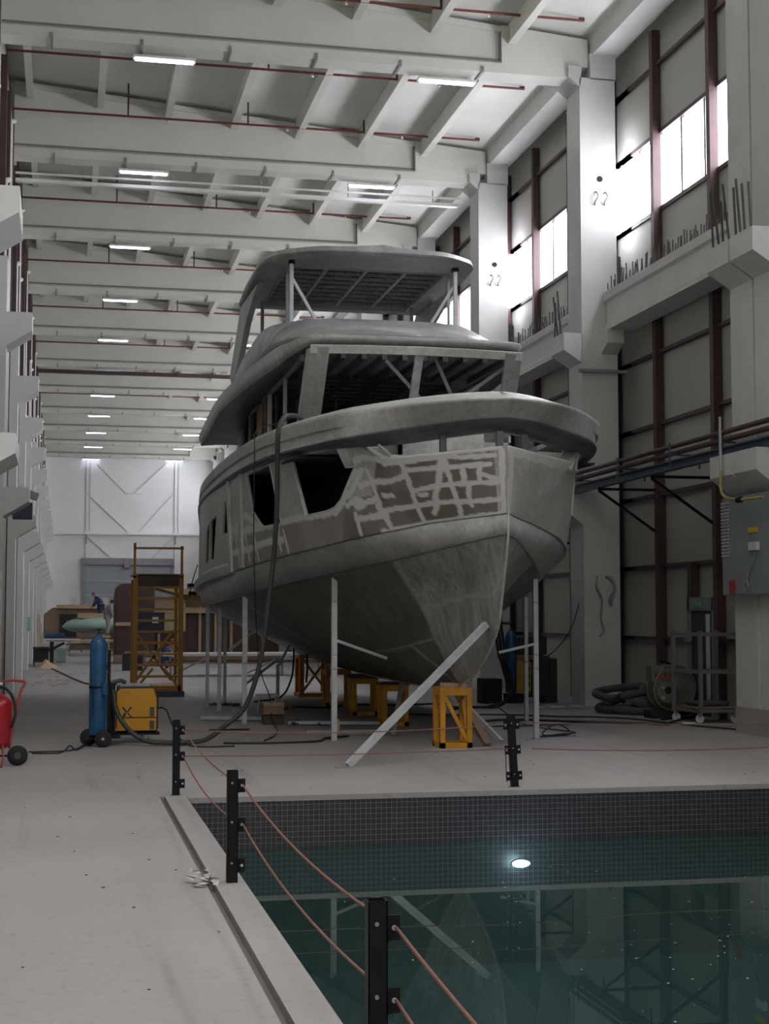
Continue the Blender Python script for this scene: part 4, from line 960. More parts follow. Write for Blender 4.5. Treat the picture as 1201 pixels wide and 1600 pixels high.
MB().box(5.1, 32.82, .84, 5.82, 33.58, .90).build('head', 'keel_yellow', t)

def shore(x, y, zt, lab, r=.065, dx=0):
    t = thing('shore_post', lab, 'prop', (x, y, 0), 'upright props along the hull')
    MB().box(x-r/2, y-r/2, 0, x+r/2, y+r/2, zt).build('post', 'light_steel', t)
    MB().box(x-r*.9, y-r*.9, 0, x+r*.9, y+r*.9, .012).build('foot_plate', 'steel_grey', t)
    for z in (zt-.35, zt-1.1, 1.0): MB().box(x-r*.52, y-r*.52, z, x+r*.52, y+r*.52, z+.015).build('weld_mark', 'steel_grey', t)
    return t
s1 = shore(3.78, 21.1, 2.31, 'tall pale upright prop under the near left side of the hull', .075)
MB().bar((3.80, 21.1, 1.42), (4.55, 21.15, 1.16), .06, .04).build('arm', 'light_steel', s1)
shore(2.93, 24.66, 2.08, 'pale upright prop left of the thick hose', .075)
shore(2.87, 28.1, 1.98, 'slim upright prop further back on the left side', .065)
shore(2.76, 29.3, 1.97, 'slim upright prop furthest left under the stern', .065)
s2 = shore(6.70, 20.9, 2.30, 'tall upright prop on the right of the bow, nearest the pool', .07)
MB().bar((6.68, 20.9, 1.36), (6.15, 20.92, 1.24), .065, .035).build('arm', 'light_steel', s2)
shore(7.66, 24.42, 2.08, 'upright prop on the right side, behind the nearest right one', .06)
t = shore(3.28, 31.0, 1.9, 'dark upright prop under the stern with two leaning bars', .06)
MB().bar((2.95, 27.2, 1.15), (3.65, 27.2, 1.68), .05).build('arm', 'steel_grey', t)
t = thing('shore_post', 'angled steel prop with a fork below the left rear of the hull', 'prop', (4.0, 28.5, 0), 'upright props along the hull')
MB().bar((4.02, 28.5, 0), (4.02, 28.5, .85), .06).build('post', 'steel_grey', t)
MB().bar((4.02, 28.5, .8), (4.3, 28.5, 1.32), .045).bar((4.02, 28.5, .95), (3.35, 28.4, .45), .045).build('arm', 'steel_grey', t)
t = thing('raking_prop', 'long white bar leaning from the floor up to the bow', 'prop', (3.28, 17.4, 0))
MB().bar((3.28, 17.40, .02), (5.17, 18.12, 1.66), .075, .075).build('bar', 'light_steel', t)
MB().box(3.14, 17.28, 0, 3.42, 17.46, .012).build('foot_plate', 'steel_grey', t)
t = thing('raking_prop', 'short white bar leaning from the floor to the keel beside the yellow stand', 'prop', (6.05, 20.2, 0))
MB().bar((6.0, 20.3, .02), (5.36, 21.2, .85), .06).build('bar', 'light_steel', t)
t = thing('raking_prop', 'dark wooden bar leaning against the front yellow stand', 'prop', (5.7, 19.75, 0))
MB().bar((5.66, 19.8, .02), (5.4, 20.7, .8), .10, .06).build('bar', 'wood_brown', t)
t = thing('raking_prop', 'thin steel bar leaning to the keel left of the yellow stand', 'prop', (4.8, 21.3, 0))
MB().bar((4.75, 21.6, .02), (5.1, 22.6, .74), .07, .05).build('bar', 'steel_grey', t)
# ================================================================== FENCE
def fence_post(x, y, lab, lean=0, both=False, h=.74):
    t = thing('fence_post', lab, 'fence post', (x, y, 0), 'black rope fence posts round the pool')
    s = .035; th = .004; w_ = MB()
    for a, b_, c, d in ((-s, -s, s, -s+th), (-s, s-th, s, s), (-s, -s, -s+th, s), (s-th, -s, s, s)): w_.box(x+a, y+b_, .0, x+c, y+d, h)
    w_.build('post', 'black_steel', t)
    MB().box(x-.05, y-.05, 0, x+.05, y+.05, .008).build('base_plate', 'black_steel', t)
    for z in (.64, .385, .12):
        for sg in ((1, -1) if both else (1,)):
            br = MB().box(x+sg*.037, y-.012, z-.045, x+sg*.085, y-.004, z+.045).box(min(x+sg*.035, x+sg*.041), y-.03, z-.045, max(x+sg*.035, x+sg*.041), y+.0, z+.045).build('bracket', 'black_steel', t)
            MB().cyl((x+sg*.064, y-.013, z), .010, .006, 'Y', 10).build('bolt', 'light_steel', br)
        MB().cyl((x-.005, y-s-.003, z+.02), .008, .008, 'Y', 8).build('rivet', 'steel_grey', t)
    if lean: t.rotation_euler = (0, lean, 0)
    return t
fence_post(1.115, 15.0, 'black fence post at the far left corner of the pool')
fence_post(1.115, 10.02, 'black fence post halfway along the pool kerb')
fence_post(1.115, 5.36, 'nearest black fence post, cut by the bottom edge')
fence_post(4.58, 15.02, 'slightly leaning black fence post behind the far pool edge', lean=-.055, both=True)
def rope(a, b, s, lab, r=.0065, m='rope'):
    pts = sag(a, b, s); w_ = MB().tube(pts, r, 8); o = w_.build('rope', m, smooth=True); tag(o, lab, 'rope', 'reddish ropes of the pool fence')
for z, nm in ((.64, 'upper'), (.385, 'lower')):
    rope((1.185, 15.0, z), (1.185, 10.0, z), .06 if z > .5 else .10, '%s reddish rope between the corner post and the middle post' % nm)
    rope((1.185, 10.0, z), (1.185, 5.36, z), .075 if z > .5 else .09, '%s reddish rope from the middle post to the nearest post' % nm)
    rope((1.185, 5.34, z), (1.185, .6, z-.02), .09, '%s reddish rope leaving the nearest post towards the viewer' % nm)
rope((1.185, 15.0, .64), (4.52, 15.0, .65), .055, 'upper thin rope along the far pool edge', .005)
rope((1.185, 15.0, .385), (4.52, 15.0, .40), .02, 'lower thin rope along the far pool edge', .005)
rope((4.62, 15.0, .66), (9.8, 15.0, .64), .04, 'upper thin rope right of the leaning post', .004)
rope((4.76, 15.0, .395), (9.8, 15.0, .52), .10, 'lower sagging rope right of the leaning post', .006)
tag(MB().tube(catmull([(4.47, 14.98, .40), (4.475, 14.98, .3), (4.48, 14.98, .12), (4.485, 14.98, .06)], 4), .005, 6).build('rope_tail', 'cable_black'), 'loose dark rope end hanging beside the leaning post', 'rope')

# ================================================================== WELDING SET WITH BLUE CYLINDER
t = thing('gas_cylinder', 'tall blue gas cylinder strapped on the trolley, left of the yellow machine', 'gas cylinder', (.49, 20.95, .2))
cx, cy = .49, 20.95
MB().lathe((cx, cy, .13), [(.02, 0), (.108, .015), (.115, .04), (.115, 1.22), (.108, 1.27), (.085, 1.32), (.05, 1.35), (.035, 1.36), (.035, 1.38)], 28).build('bottle', 'gas_blue', t, smooth=True)
v = MB().cyl((cx, cy, 1.53), .016, .09).cyl((cx+.03, cy, 1.54), .012, .06, 'X').cyl((cx, cy, 1.585), .03, .02).build('valve', 'valve_brass', t, smooth=False)
MB().cyl((cx+.09, cy-.1, .78), .045, .16).build('regulator_bottle', 'gas_blue', t, smooth=False)
t = thing('gas_trolley', 'two-wheeled black trolley under the blue cylinder', 'trolley', (.5, 21, 0))
for x, yw in ((.375, 21.05), (.56, 20.74)):
    wh = MB().lathe((x, yw, .115), [(.05, -.03), (.105, -.032), (.115, -.015), (.115, .015), (.105, .032), (.05, .03)], 28, 'Y').build('wheel', 'rubber', t, smooth=True)
    MB().cyl((x, yw-.005, .115), .05, .066, 'Y', 16).build('hub', 'dark_plastic', wh); MB().cyl((x, yw-.01, .115), .018, .075, 'Y', 12).build('hub_cap', 'light_steel', wh)
MB().bar((.40, 21.05, .115), (.54, 20.76, .115), .025).build('axle', 'black_steel', t)
MB().box(.36, 20.82, .10, .66, 21.1, .125).build('base_plate', 'black_steel', t)
MB().box(.615, 20.98, .1, .66, 21.05, 1.3).build('upright', 'black_steel', t)
MB().lathe((cx, cy, .80), [(.118, -.015), (.121, -.015), (.121, .015), (.118, .015)], 28).build('strap', 'black_steel', t)
MB().bar((.42, 20.83, .80), (.42, 20.83, .42), .012).bar((.42, 20.83, .80), (.52, 20.83, .80), .012).build('chain', 'black_steel', t)
MB().box(.6, 20.95, .10, .80, 21.4, .13).build('tow_bar', 'black_steel', t)
# machine
t = thing('welding_machine', 'yellow and black welding machine with a big X on its side', 'welding machine', (1.05, 21.4, 0))
x0, x1, y0, y1 = .71, 1.33, 21.3, 21.75
MB().prism([(x0+.06, .16), (x1-.03, .16), (x1, .2), (x1, .66), (x1-.07, .79), (x0+.06, .79)], (y0+.02, y1-.02), 'Y').build('body', 'dark_plastic', t, bevel=.01)
for yy, sg in ((y0, 1), (y1, -1)):
    p_ = MB().prism([(x0+.05, .36), (x1-.025, .36), (x1-.025, .62), (x1-.07, .755), (x0+.10, .755), (x0+.05, .71)], (yy, yy+sg*.02), 'Y').build('upper_side_panel', 'machine_yellow', t, bevel=.004)
    q_ = MB().prism([(x0+.05, .175), (x1-.03, .175), (x1-.025, .345), (x0+.05, .345)], (yy, yy+sg*.02), 'Y').build('lower_side_panel', 'machine_yellow', t, bevel=.004)
    if sg == 1:
        e = MB(); ye = yy-.003
        e.prism([(.90, .50), (.935, .50), (.975, .437), (.955, .425)], (ye, ye+.004), 'Y'); e.prism([(.955, .425), (.935, .425), (.90, .365), (.945, .365), (.965, .40)], (ye, ye+.004), 'Y')
        e.prism([(1.05, .50), (1.015, .50), (.965, .437), (.985, .43)], (ye, ye+.004), 'Y'); e.prism([(.965, .437), (.985, .43), (1.05, .365), (1.015, .365)], (ye, ye+.004), 'Y')
        e.v = [(a-.075, b_, c_) for a, b_, c_ in e.v]; e.build('x_emblem', 'dark_plastic', p_)
        MB().box(1.21, ye, .37, 1.275, ye+.004, .50).build('vent_grille', 'duct_grey', p_); MB().box(1.21, ye, .19, 1.275, ye+.004, .31).build('vent_grille', 'duct_grey', q_)
        s_ = MB(); 
        for i in range(9): s_.box(.82+i*.014, ye, .69, .83+i*.014, ye+.004, .702)
        s_.build('lettering', 'wood_brown', p_)
MB().box(x0+.10, y0+.02, .79, x1-.12, y1-.02, .815).build('top_tray', 'steel_grey', t)
MB().box(x0-.06, y0+.03, .14, x0+.03, y1-.03, .84).build('front_frame', 'black_steel', t)
MB().tube([(x0-.02, y0+.05, .84), (x0+.1, y0+.05, .87), (x0+.16, y0+.1, .84)], .03, 8).build('torch_holder', 'duct_grey', t)
MB().box(x0-.1, y0, .115, x1+.02, y1, .145).build('undercarriage', 'black_steel', t)
for yy in (y0+.06, y1-.06):
    MB().cyl((x1-.17, yy, .05), .05, .03, 'Y', 16).build('caster', 'rubber', t)
    MB().box(x1-.2, yy-.02, .06, x1-.14, yy+.02, .12).build('caster_fork', 'light_steel', t)
def cable(name, pts, r, m, lab, cat='cable', n=8, group=None):
    return tag(MB().tube(catmull(pts, n), r, 8).build(name, m, smooth=True), lab, cat, group)
cable('power_cable', [(x1, 21.5, .47), (x1+.06, 21.4, .48), (x1+.12, 21.3, .44), (x1+.17, 21.2, .30), (x1+.26, 20.9, .10), (x1+.40, 20.6, .012), (1.9, 20.4, .012), (2.3, 20.45, .012)], .012, 'cable_black', 'thin black cable from the back of the yellow machine')
# thick hose: machine front -> floor -> up over the yacht's bulwark
hose = [(.70, 21.15, .75), (.72, 21.1, .55), (.80, 21.0, .36), (.95, 20.9, .18), (1.15, 20.8, .07), (1.45, 20.75, .045), (1.75, 20.8, .045), (1.98, 20.9, .08), (2.25, 21.15, .24), (2.52, 21.25, .46), (2.68, 21.2, .88), (2.78, 21.15, 1.4), (2.84, 21.1, 2.0), (2.89, 20.95, 2.6), (2.90, 20.75, 3.2), (2.885, 20.6, 3.8), (2.87, 20.45, 4.25), (2.93, 20.5, 4.46), (3.05, 20.7, 4.56), (3.3, 21.3, 4.62), (3.55, 22.1, 4.60), (3.75, 22.6, 4.62)]
cable('cable_hose', hose, .035, 'hose_grey', 'thick dark hose climbing from the floor over the left bulwark', 'hose', 6)
cable('hanging_wire', [(3.65, 22.9, 4.9), (3.1, 22.0, 4.62), (2.72, 21.6, 4.45), (2.68, 21.5, 4.1), (2.70, 21.7, 3.0), (2.76, 22.0, 2.1), (3.1, 24.1, 1.0), (3.34, 24.5, .42)], .008, 'cable_black', 'thin black wire hanging down the hull beside the thick hose')
cable('trailing_cable', [(2.2, 20.9, .015), (2.8, 20.8, .015), (3.2, 20.85, .015), (3.55, 20.95, .02), (3.72, 21.4, .02), (4.1, 21.7, .02)], .016, 'cable_black', 'dark cable lying on the floor towards the near left prop')
cable('trailing_cable', [(3.32, 24.6, .4), (3.34, 24.3, .1), (3.28, 23.3, .015), (3.05, 22.0, .015), (2.8, 21.2, .015)], .010, 'cable_black', 'thin wire curving on the floor from the wooden box')
cable('hose_line', [(.60, 21.0, 1.1), (.66, 20.95, .85), (.70, 20.95, .6), (.72, 21.0, .4)], .009, 'cable_black', 'thin gas hose between the blue cylinder and the yellow machine')
cable('floor_cable', [(-.35, 19.9, .012), (0, 19.9, .012), (.12, 20.1, .08), (.2, 20.3, .012), (.33, 20.8, .03)], .010, 'cable_black', 'thin cable looping on the floor between red tank and trolley')
cable('floor_cable', [(-.4, 20.1, .012), (0, 20.15, .012), (.2, 20.4, .012), (.34, 20.9, .05)], .009, 'cable_black', 'second thin cable on the floor between red tank and trolley')
# ================================================================== RED WHEELED TANK
t = thing('wheeled_tank', 'red wheeled extinguisher tank cut off by the left edge', 'extinguisher', (-.78, 19.4, 0))
MB().lathe((-.80, 19.4, .18), [(.03, 0), (.14, .01), (.195, .05), (.205, .1), (.205, .52), (.19, .58), (.13, .635), (.05, .66), (.035, .70)], 32).build('tank', 'tank_red', t, smooth=True)
MB().cyl((-.80, 19.4, .92), .03, .09).cyl((-.77, 19.4, .95), .02, .12, 'X').build('valve', 'light_steel', t)
MB().tube(catmull([(-.62, 19.3, .2), (-.58, 19.35, .5), (-.50, 19.4, .85), (-.455, 19.42, .96), (-.50, 19.45, .985), (-.68, 19.45, .985), (-.78, 19.5, .90)], 5), .016, 8).build('handle', 'faded_red', t, smooth=True)
MB().tube(catmull([(-.78, 19.25, .93), (-.66, 19.2, .90), (-.58, 19.2, .78), (-.555, 19.2, .6), (-.60, 19.2, .45)], 6), .018, 8).build('hose', 'rubber', t, smooth=True)
for x in (-.52,):
    wh = MB().lathe((x, 19.2, .12), [(.05, -.025), (.11, -.028), (.12, 0), (.11, .028), (.05, .025)], 26, 'Y').build('wheel', 'rubber', t, smooth=True)
    MB().cyl((x, 19.2, .12), .04, .064, 'Y').build('hub', 'duct_grey', wh)
wh = MB().lathe((-1.04, 19.2, .12), [(.05, -.025), (.11, -.028), (.12, 0), (.11, .028), (.05, .025)], 26, 'X').build('wheel', 'rubber', t, smooth=True)
MB().cyl((-.78, 19.2, .12), .012, .55, 'X').build('axle', 'black_steel', t)
MB().tube([(-.70, 19.3, .3), (-.68, 19.1, .12), (-.70, 18.98, .0), (-.76, 18.98, .0), (-.78, 19.1, .1)], .014, 8).build('stand_foot', 'faded_red', t, smooth=True)

t.location = (-.75, 18.6, 0)
# ================================================================== YELLOW STEP PLATFORM
t = thing('step_platform', 'tall yellow steel access stair with a guard rail, left of the yacht', 'access stair', (2.05, 33.7, 0))
x0, x1, y0 = 1.52, 2.62, 33.5
for x in (x0, x1-.11): MB().box(x, y0, .05, x+.11, y0+.08, 2.68).build('stringer', 'ochre_paint', t); MB().box(x+.02, y0+1.5, .05, x+.09, y0+1.57, 2.6).build('rear_leg', 'ochre_paint', t)
for x in (x0+.02, x1-.05): MB().box(x-.02, y0, 2.6, x+.035, y0+.06, 3.32 if x > 2 else 3.38).build('guard_post', 'ochre_paint', t)
MB().box(x0, y0, 3.24, x1, y0+.05, 3.29).build('guard_rail', 'ochre_paint', t)
MB().box(x0+.1, y0-.02, 2.44, x1-.1, y0+1.4, 2.68).build('platform', 'mould_brown', t)
MB().box(x0, y0-.02, 2.66, x1, y0+1.5, 2.7).build('platform_edge', 'ochre_paint', t)
for i in range(9):
    z = .42+.245*i; MB().box(x0+.1, y0+.02+.0*i, z, x1-.1, y0+.2, z+.05).build('tread', 'ochre_paint', t)
MB().bar((x0+.1, y0+1.5, 1.45), (x1-.15, y0+1.5, .3), .06).bar((x1-.1, y0+1.5, 1.45), (x0+.15, y0+1.5, .3), .06).build('cross_brace', 'ochre_paint', t)
MB().bar((x0+.1, y0+.1, .2), (x0+.45, y0+.1, .62), .05).bar((x1-.1, y0+.1, .2), (x1-.4, y0+.1, .62), .05).build('knee_brace', 'ochre_paint', t)
MB().box(x0+.1, y0, .12, x1-.05, y0+1.5, .24).build('base_step', 'ochre_paint', t)
MB().box(x0+.3, y0-.1, 0, x1+.03, y0+1.4, .12).build('base', 'blue_steel', t)
# ================================================================== UNDER AND BESIDE THE YACHT
t = thing('wooden_box', 'wooden box with dark gap standing under the left side of the yacht', 'box', (3.35, 24.6, 0))
MB().box(3.22, 24.45, .17, 3.55, 24.8, .33).build('upper_box', 'wood_brown', t); MB().box(3.23, 24.47, 0, 3.56, 24.8, .15).build('lower_box', 'mould_brown', t); MB().box(3.22, 24.44, .30, 3.55, 24.81, .36).build('lid', 'paper_box', t)
tag(MB().cbox((2.95, 25.6, .04), (1.3, .16, .05), rz=-.35).build('plank', 'light_steel'), 'long pale flat bar lying under the left side of the yacht', 'bar')
tag(MB().cbox((4.35, 24.2, .04), (1.5, .14, .05), rz=-.25).build('plank', 'light_steel'), 'pale flat bar lying right of the wooden box', 'bar')
tag(MB().cbox((4.2, 22.4, .03), (1.2, .10, .06), rz=-.06).build('pipe_length', 'steel_grey'), 'dark steel length lying behind the near left prop', 'bar')
tag(MB().box(3.98, 22.3, 0, 4.08, 22.4, .22).build('wood_offcut', 'wood_pale'), 'small upright wood offcut under the bow', 'offcut')
tag(MB().cbox((2.55, 23.4, .012), (.62, .08, .02), rz=.1).build('flat_strip', 'rubber'), 'short dark strip on the floor near the left prop', 'strip')
for i, (x, y, lab) in enumerate(((4.0, 28.2, 'dark heap of rags under the hull beside the forked prop'), (3.9, 24.4, 'small dark pile of scrap beside the wooden box'), (3.1, 29.9, 'small dark scrap pile beneath the stern props'))):
    w_ = MB()
    for j in range(9): w_.cbox((x+random.uniform(-.25, .25), y+random.uniform(-.3, .3), .03), (random.uniform(.08, .3), .04, random.uniform(.02, .06)), rz=random.random()*3)
    tag(w_.build('scrap_pile', 'duct_grey'), lab, 'scrap', kind='stuff')
def steel_trestle(): pass
t = thing('small_trestle', 'tiny pale folding stool under the hull behind the wooden box', 'stool', (3.65, 27.2, 0))
for a in (3.5, 3.8): MB().bar((a-.03, 27.2, 0), (a, 27.2, .33), .02).bar((a+.03, 27.4, 0), (a, 27.2, .33), .02).build('leg', 'light_steel', t)
MB().box(3.46, 27.1, .32, 3.84, 27.4, .35).build('seat', 'light_steel', t)
cable('slack_cable', [(4.55, 30.0, 1.3), (4.55, 30.0, .9), (4.5, 30.0, .5), (4.3, 30.1, .15), (3.8, 30.3, .05)], .02, 'cable_black', 'dark cable loop hanging below the stern')
cable('slack_cable', [(4.75, 29.7, 1.25), (4.78, 29.7, .8), (4.76, 29.7, .45)], .02, 'cable_black', 'short dark cable hanging straight down below the stern')
cable('floor_cable', [(4.4, 29.0, .02), (5.0, 28.6, .02), (5.6, 29.4, .02), (6.6, 29.2, .02), (7.6, 29.5, .02)], .02, 'cable_black', 'dark cable lying under the yacht between the stands')
cable('floor_cable', [(5.95, 26.5, .02), (6.6, 26.0, .02), (7.6, 25.9, .02), (8.5, 25.2, .02), (9.4, 24.6, .02), (9.9, 22.6, .02), (10.8, 20.2, .02)], .014, 'cable_black', 'long thin cable crossing the floor towards the right edge')
cable('floor_cable', [(6.6, 24.1, .02), (7.4, 24.6, .02), (8.4, 23.9, .02), (9.0, 23.5, .02), (9.5, 23.0, .02), (9.8, 23.4, .02), (10.2, 23.9, .03)], .018, 'cable_black', 'dark hose lying in front of the coiled duct')
cable('floor_cable', [(6.3, 23.5, .02), (6.9, 23.2, .02), (7.7, 23.3, .02), (8.6, 23.6, .02), (9.6, 22.9, .02)], .016, 'duct_grey', 'pale grey cable across the floor right of the bow')
t = thing('foil_sheet', 'pale flat sheet on the floor with a cable loop over it', 'sheet', (7.2, 21.4, 0))
MB().add([(6.95, 21.25, .008), (7.5, 21.2, .008), (7.42, 21.7, .008), (7.0, 21.75, .008)], [(0, 1, 2, 3)]).build('sheet', 'cloth_white', t)
cable('cable_loop', [(7.2, 25.0, .3), (7.35, 23.6, .02), (7.45, 22.2, .02), (7.4, 21.2, .06), (7.2, 21.1, .05), (6.9, 21.2, .03), (7.1, 21.5, .12), (7.3, 21.6, .14), (7.35, 21.3, .03), (6.8, 21.0, .02)], .012, 'cable_black', 'tangled dark cable ending on the pale sheet')
# coiled grey duct
def coil(seed): pass
pts = []
cx, cy = 10.0, 26.0
P0 = [(10.75, 25.3, .08), (10.2, 25.3, .08), (9.75, 25.5, .08), (9.5, 25.9, .08), (9.75, 26.3, .09), (10.3, 26.1, .1), (10.5, 25.75, .2), (10.2, 25.5, .24), (9.8, 25.6, .22), (10.1, 25.35, .09), (9.6, 25.75, .10), (9.3, 26.1, .10), (9.45, 26.5, .12), (9.7, 26.2, .30), (9.35, 25.9, .34), (9.35, 26.5, .42), (9.85, 26.8, .50), (10.25, 26.5, .55), (10.0, 26.0, .42), (9.6, 25.9, .38), (10.1, 25.9, .44), (10.5, 26.1, .42), (10.6, 25.7, .36), (10.25, 25.6, .2), (9.9, 25.9, .15), (10.3, 26.3, .26), (10.1, 25.8, .3), (9.75, 25.55, .26), (10.3, 25.35, .16), (10.8, 25.1, .12)]
P0 = [(a+.30-(.12 if a > 10.5 else 0), b_, c_*.82+.01) for a, b_, c_ in P0]
P1 = catmull(P0, 14); rs = [.066+.006*((i % 2)) for i in range(len(P1))]
tag(MB().tube(P1, rs, 14).build('flexible_duct', 'duct_grey', smooth=True), 'thick grey flexible duct heaped in a tangle on the floor', 'flexible duct')
# blower
t = thing('centrifugal_blower', 'old green-grey centrifugal blower with faded red lettering', 'blower', (10.5, 24.9, 0))
bx, by, bz = 10.45, 24.9, .50
spir = [(bx+(.36+.06*a/(2*PI))*math.cos(a+2.2), bz+(.36+.06*a/(2*PI))*math.sin(a+2.2)) for a in np.linspace(0, 2*PI, 40)[:-1]]
MB().prism(spir, (by-.13, by+.15), 'Y').build('scroll_housing', 'blower_green', t, bevel=.01)
rim = [(x, by-.14, z) for x, z in spir]; MB().tube(rim+[rim[0]], .018, 6, caps=False).tube([(x, by+.15, z) for x, _, z in rim]+[(rim[0][0], by+.15, rim[0][2])], .018, 6, caps=False).build('rim', 'blower_green', t)
MB().prism([(bx-.40, bz+.12), (bx+.05, bz+.12), (bx+.05, bz+.40), (bx-.40, bz+.40)], (by-.14, by+.14), 'Y').build('outlet', 'blower_green', t)
fl_ = MB().lathe((bx-.16, by-.22, bz-.06), [(.075, -.06), (.17, -.06), (.19, -.04), (.19, .0), (.12, .02), (.12, .1)], 26, 'Y').build('inlet_flange', 'blower_green', t)
MB().cyl((bx-.16, by-.285, bz-.02), .065, .01, 'Y').build('inlet_hole', 'rubber', fl_)
for a in (3.9, 5.3, 2.4): MB().cyl((bx-.16+.13*math.cos(a), by-.29, bz-.06+.13*math.sin(a)), .025, .02, 'Y', 10).build('bolt_head', 'light_steel', fl_)
e = MB(); yy = by-.148
for i in range(4):
    x = bx-.36+i*.085; e.bar((x, yy, bz+.16), (x+.03, yy, bz+.28), .022, .006, up=(0, 1, 0)); e.bar((x+.03, yy, bz+.28), (x+.06, yy, bz+.16), .022, .006, up=(0, 1, 0))
e.build('faded_lettering', 'faded_red', t)
MB().cbox((bx+.02, by, bz+.42), (.5, .1, .03), ry=.25).build('top_strap', 'black_steel', t)
for x in (bx-.1, bx+.28): MB().box(x-.02, by-.12, 0, x+.02, by-.08, .26).box(x-.02, by+.08, 0, x+.02, by+.12, .26).build('leg', 'black_steel', t)
MB().cbox((bx-.25, by-.15, .07), (.5, .3, .12)).build('motor_base', 'rubber', t)
MB().cyl((bx+.1, by+.35, .48), .16, .36, 'Y').build('motor', 'blower_green', t)
tag(MB().tube(catmull([(10.75, 24.7, .06), (10.85, 24.5, .05), (10.6, 24.35, .03), (10.2, 24.3, .03), (9.95, 24.1, .03)], 6), .03, 8).build('black_hose', 'rubber', smooth=True), 'short thick black hose between the blower and the steel trolley', 'hose')
# steel frame trolley in front of the door
t = thing('frame_trolley', 'open grey steel frame trolley on casters before the dark door', 'trolley', (10.2, 22.5, 0))
for a, b_ in ((10.15, 24.05), (10.33, 23.35), (10.95, 24.1), (10.98, 23.3)): MB().box(a-.03, b_-.03, .16, a+.03, b_+.03, 1.52).build('upright', 'trolley_grey', t)
for z in (1.46, .84, .20):
    for a, b_, nm in (((10.15, 24.05), (10.95, 24.1), 'rail'), ((10.33, 23.35), (10.98, 23.3), 'rail'), ((10.15, 24.05), (10.33, 23.35), 'end_rail'), ((10.95, 24.1), (10.98, 23.3), 'end_rail')):
        MB().bar((*a, z), (*b_, z), .06, .055).build(nm, 'trolley_grey', t)
MB().cbox((10.6, 23.7, .25), (.72, .66, .03)).build('deck', 'wood_brown', t)
for a, b_ in ((10.17, 24.0), (10.33, 23.4), (10.9, 24.05), (10.93, 23.35)):
    c_ = MB().cyl((a, b_, .07), .07, .045, (.4, 1, 0), 18).build('caster', 'light_steel', t); MB().box(a-.03, b_-.03, .09, a+.03, b_+.03, .18).build('caster_fork', 'steel_grey', c_)
tag(MB().cbox((10.6, 23.7, .31), (.6, .45, .08)).build('folded_tarp', 'duct_grey', bevel=.03), 'dark folded sheet lying on the trolley deck', 'sheet')
tag(MB().cbox((10.05, 23.2, .02), (.2, .05, .03), rz=-.5).build('white_rag', 'cloth_white'), 'small white rag on the floor by the trolley caster', 'rag')
# second welding set behind the bow on the right
t = thing('gas_cylinder', 'dark blue gas cylinder behind the right props', 'gas cylinder', (8.95, 29.6, 0))
MB().lathe((8.96, 29.6, .2), [(.02, 0), (.112, .02), (.115, 1.12), (.09, 1.22), (.04, 1.27), (.035, 1.3)], 22).build('bottle', 'gas_blue', t, smooth=True); MB().cyl((8.96, 29.6, 1.56), .02, .12).cyl((8.85, 29.6, 1.62), .03, .25, 'X').build('valve', 'valve_brass', t)
MB().box(8.84, 29.5, 0, 9.08, 29.75, .2).build('foot', 'black_steel', t)
t = thing('welding_machine', 'second yellow welding machine with a black front, behind the right props', 'welding machine', (9.3, 29.7, 0))
MB().prism([(9.05, .22), (9.36, .22), (9.38, .80), (9.32, .88), (9.10, .88), (9.05, .82)], (29.5, 29.9), 'Y').build('yellow_panel', 'ochre_paint', t, bevel=.02)
MB().box(9.38, 29.45, .15, 9.75, 29.95, .95).build('body', 'dark_plastic', t, bevel=.02); MB().box(9.1, 29.48, .98, 9.70, 29.9, 1.35).build('wire_feeder', 'dark_plastic', t, bevel=.03)
MB().box(9.05, 29.5, .12, 9.75, 29.95, .18).build('undercarriage', 'black_steel', t)
MB().box(9.05, 29.48, .88, 9.45, 29.5, .95).build('red_stripe', 'faded_red', t)
for a in (9.15, 9.6): MB().cyl((a, 29.5, .07), .07, .05, 'Y', 16).build('wheel', 'rubber', t)
for i in range(3): MB().box(9.27, 29.49, .33+i*.15, 9.33, 29.502, .44+i*.15).build('vent_grille', 'dark_plastic', t)
tag(MB().box(9.80, 29.6, 0, 9.95, 30.1, .9).build('black_cabinet', 'dark_plastic', bevel=.01), 'plain black cabinet beside the second welding machine', 'cabinet')
tag(MB().box(8.35, 29.5, 0, 8.75, 30.0, .5).build('wire_crate', 'rubber', bevel=.02), 'low black crate behind the stem of the yacht', 'crate')
t = thing('hose_bundle', 'bundle of black hoses hanging in a big loop behind the bow', 'hoses')
for i in range(3):
    MB().tube(catmull([(8.3+i*.06, 28.6, 1.9), (8.35+i*.07, 28.5, 1.2), (8.45+i*.05, 28.4, .7), (8.5+i*.04, 28.2, .25), (8.2-i*.1, 28.0, .03), (7.7-i*.2, 28.0, .03), (7.2, 27.6+i*.1, .03)], 6), .028, 8).build('hose', 'rubber', t, smooth=True)
cable('thin_wire', [(10.35, 28.4, 2.95), (10.1, 28.5, 2.2), (9.9, 28.6, 1.5), (9.6, 29.0, 1.0), (9.4, 29.4, .96)], .010, 'cable_black', 'thin wire drooping from the right wall to the second machine')
tag(MB().box(8.75, 29.72, .9, 8.83, 29.9, 2.1).build('drill_column', 'steel_grey'), 'slim dark steel upright behind the blue cylinder on the right', 'post')
w_ = MB()
for j in range(8): w_.cbox((9.4+random.uniform(-.5, .5), 28.1+random.uniform(-.4, .4), .015), (random.uniform(.2, .5), random.uniform(.1, .3), .01), rz=random.random()*3)
tag(w_.build('scrap_papers', 'cloth_white'), 'pale scraps littering the floor at the foot of the first right column', 'scrap', kind='stuff')

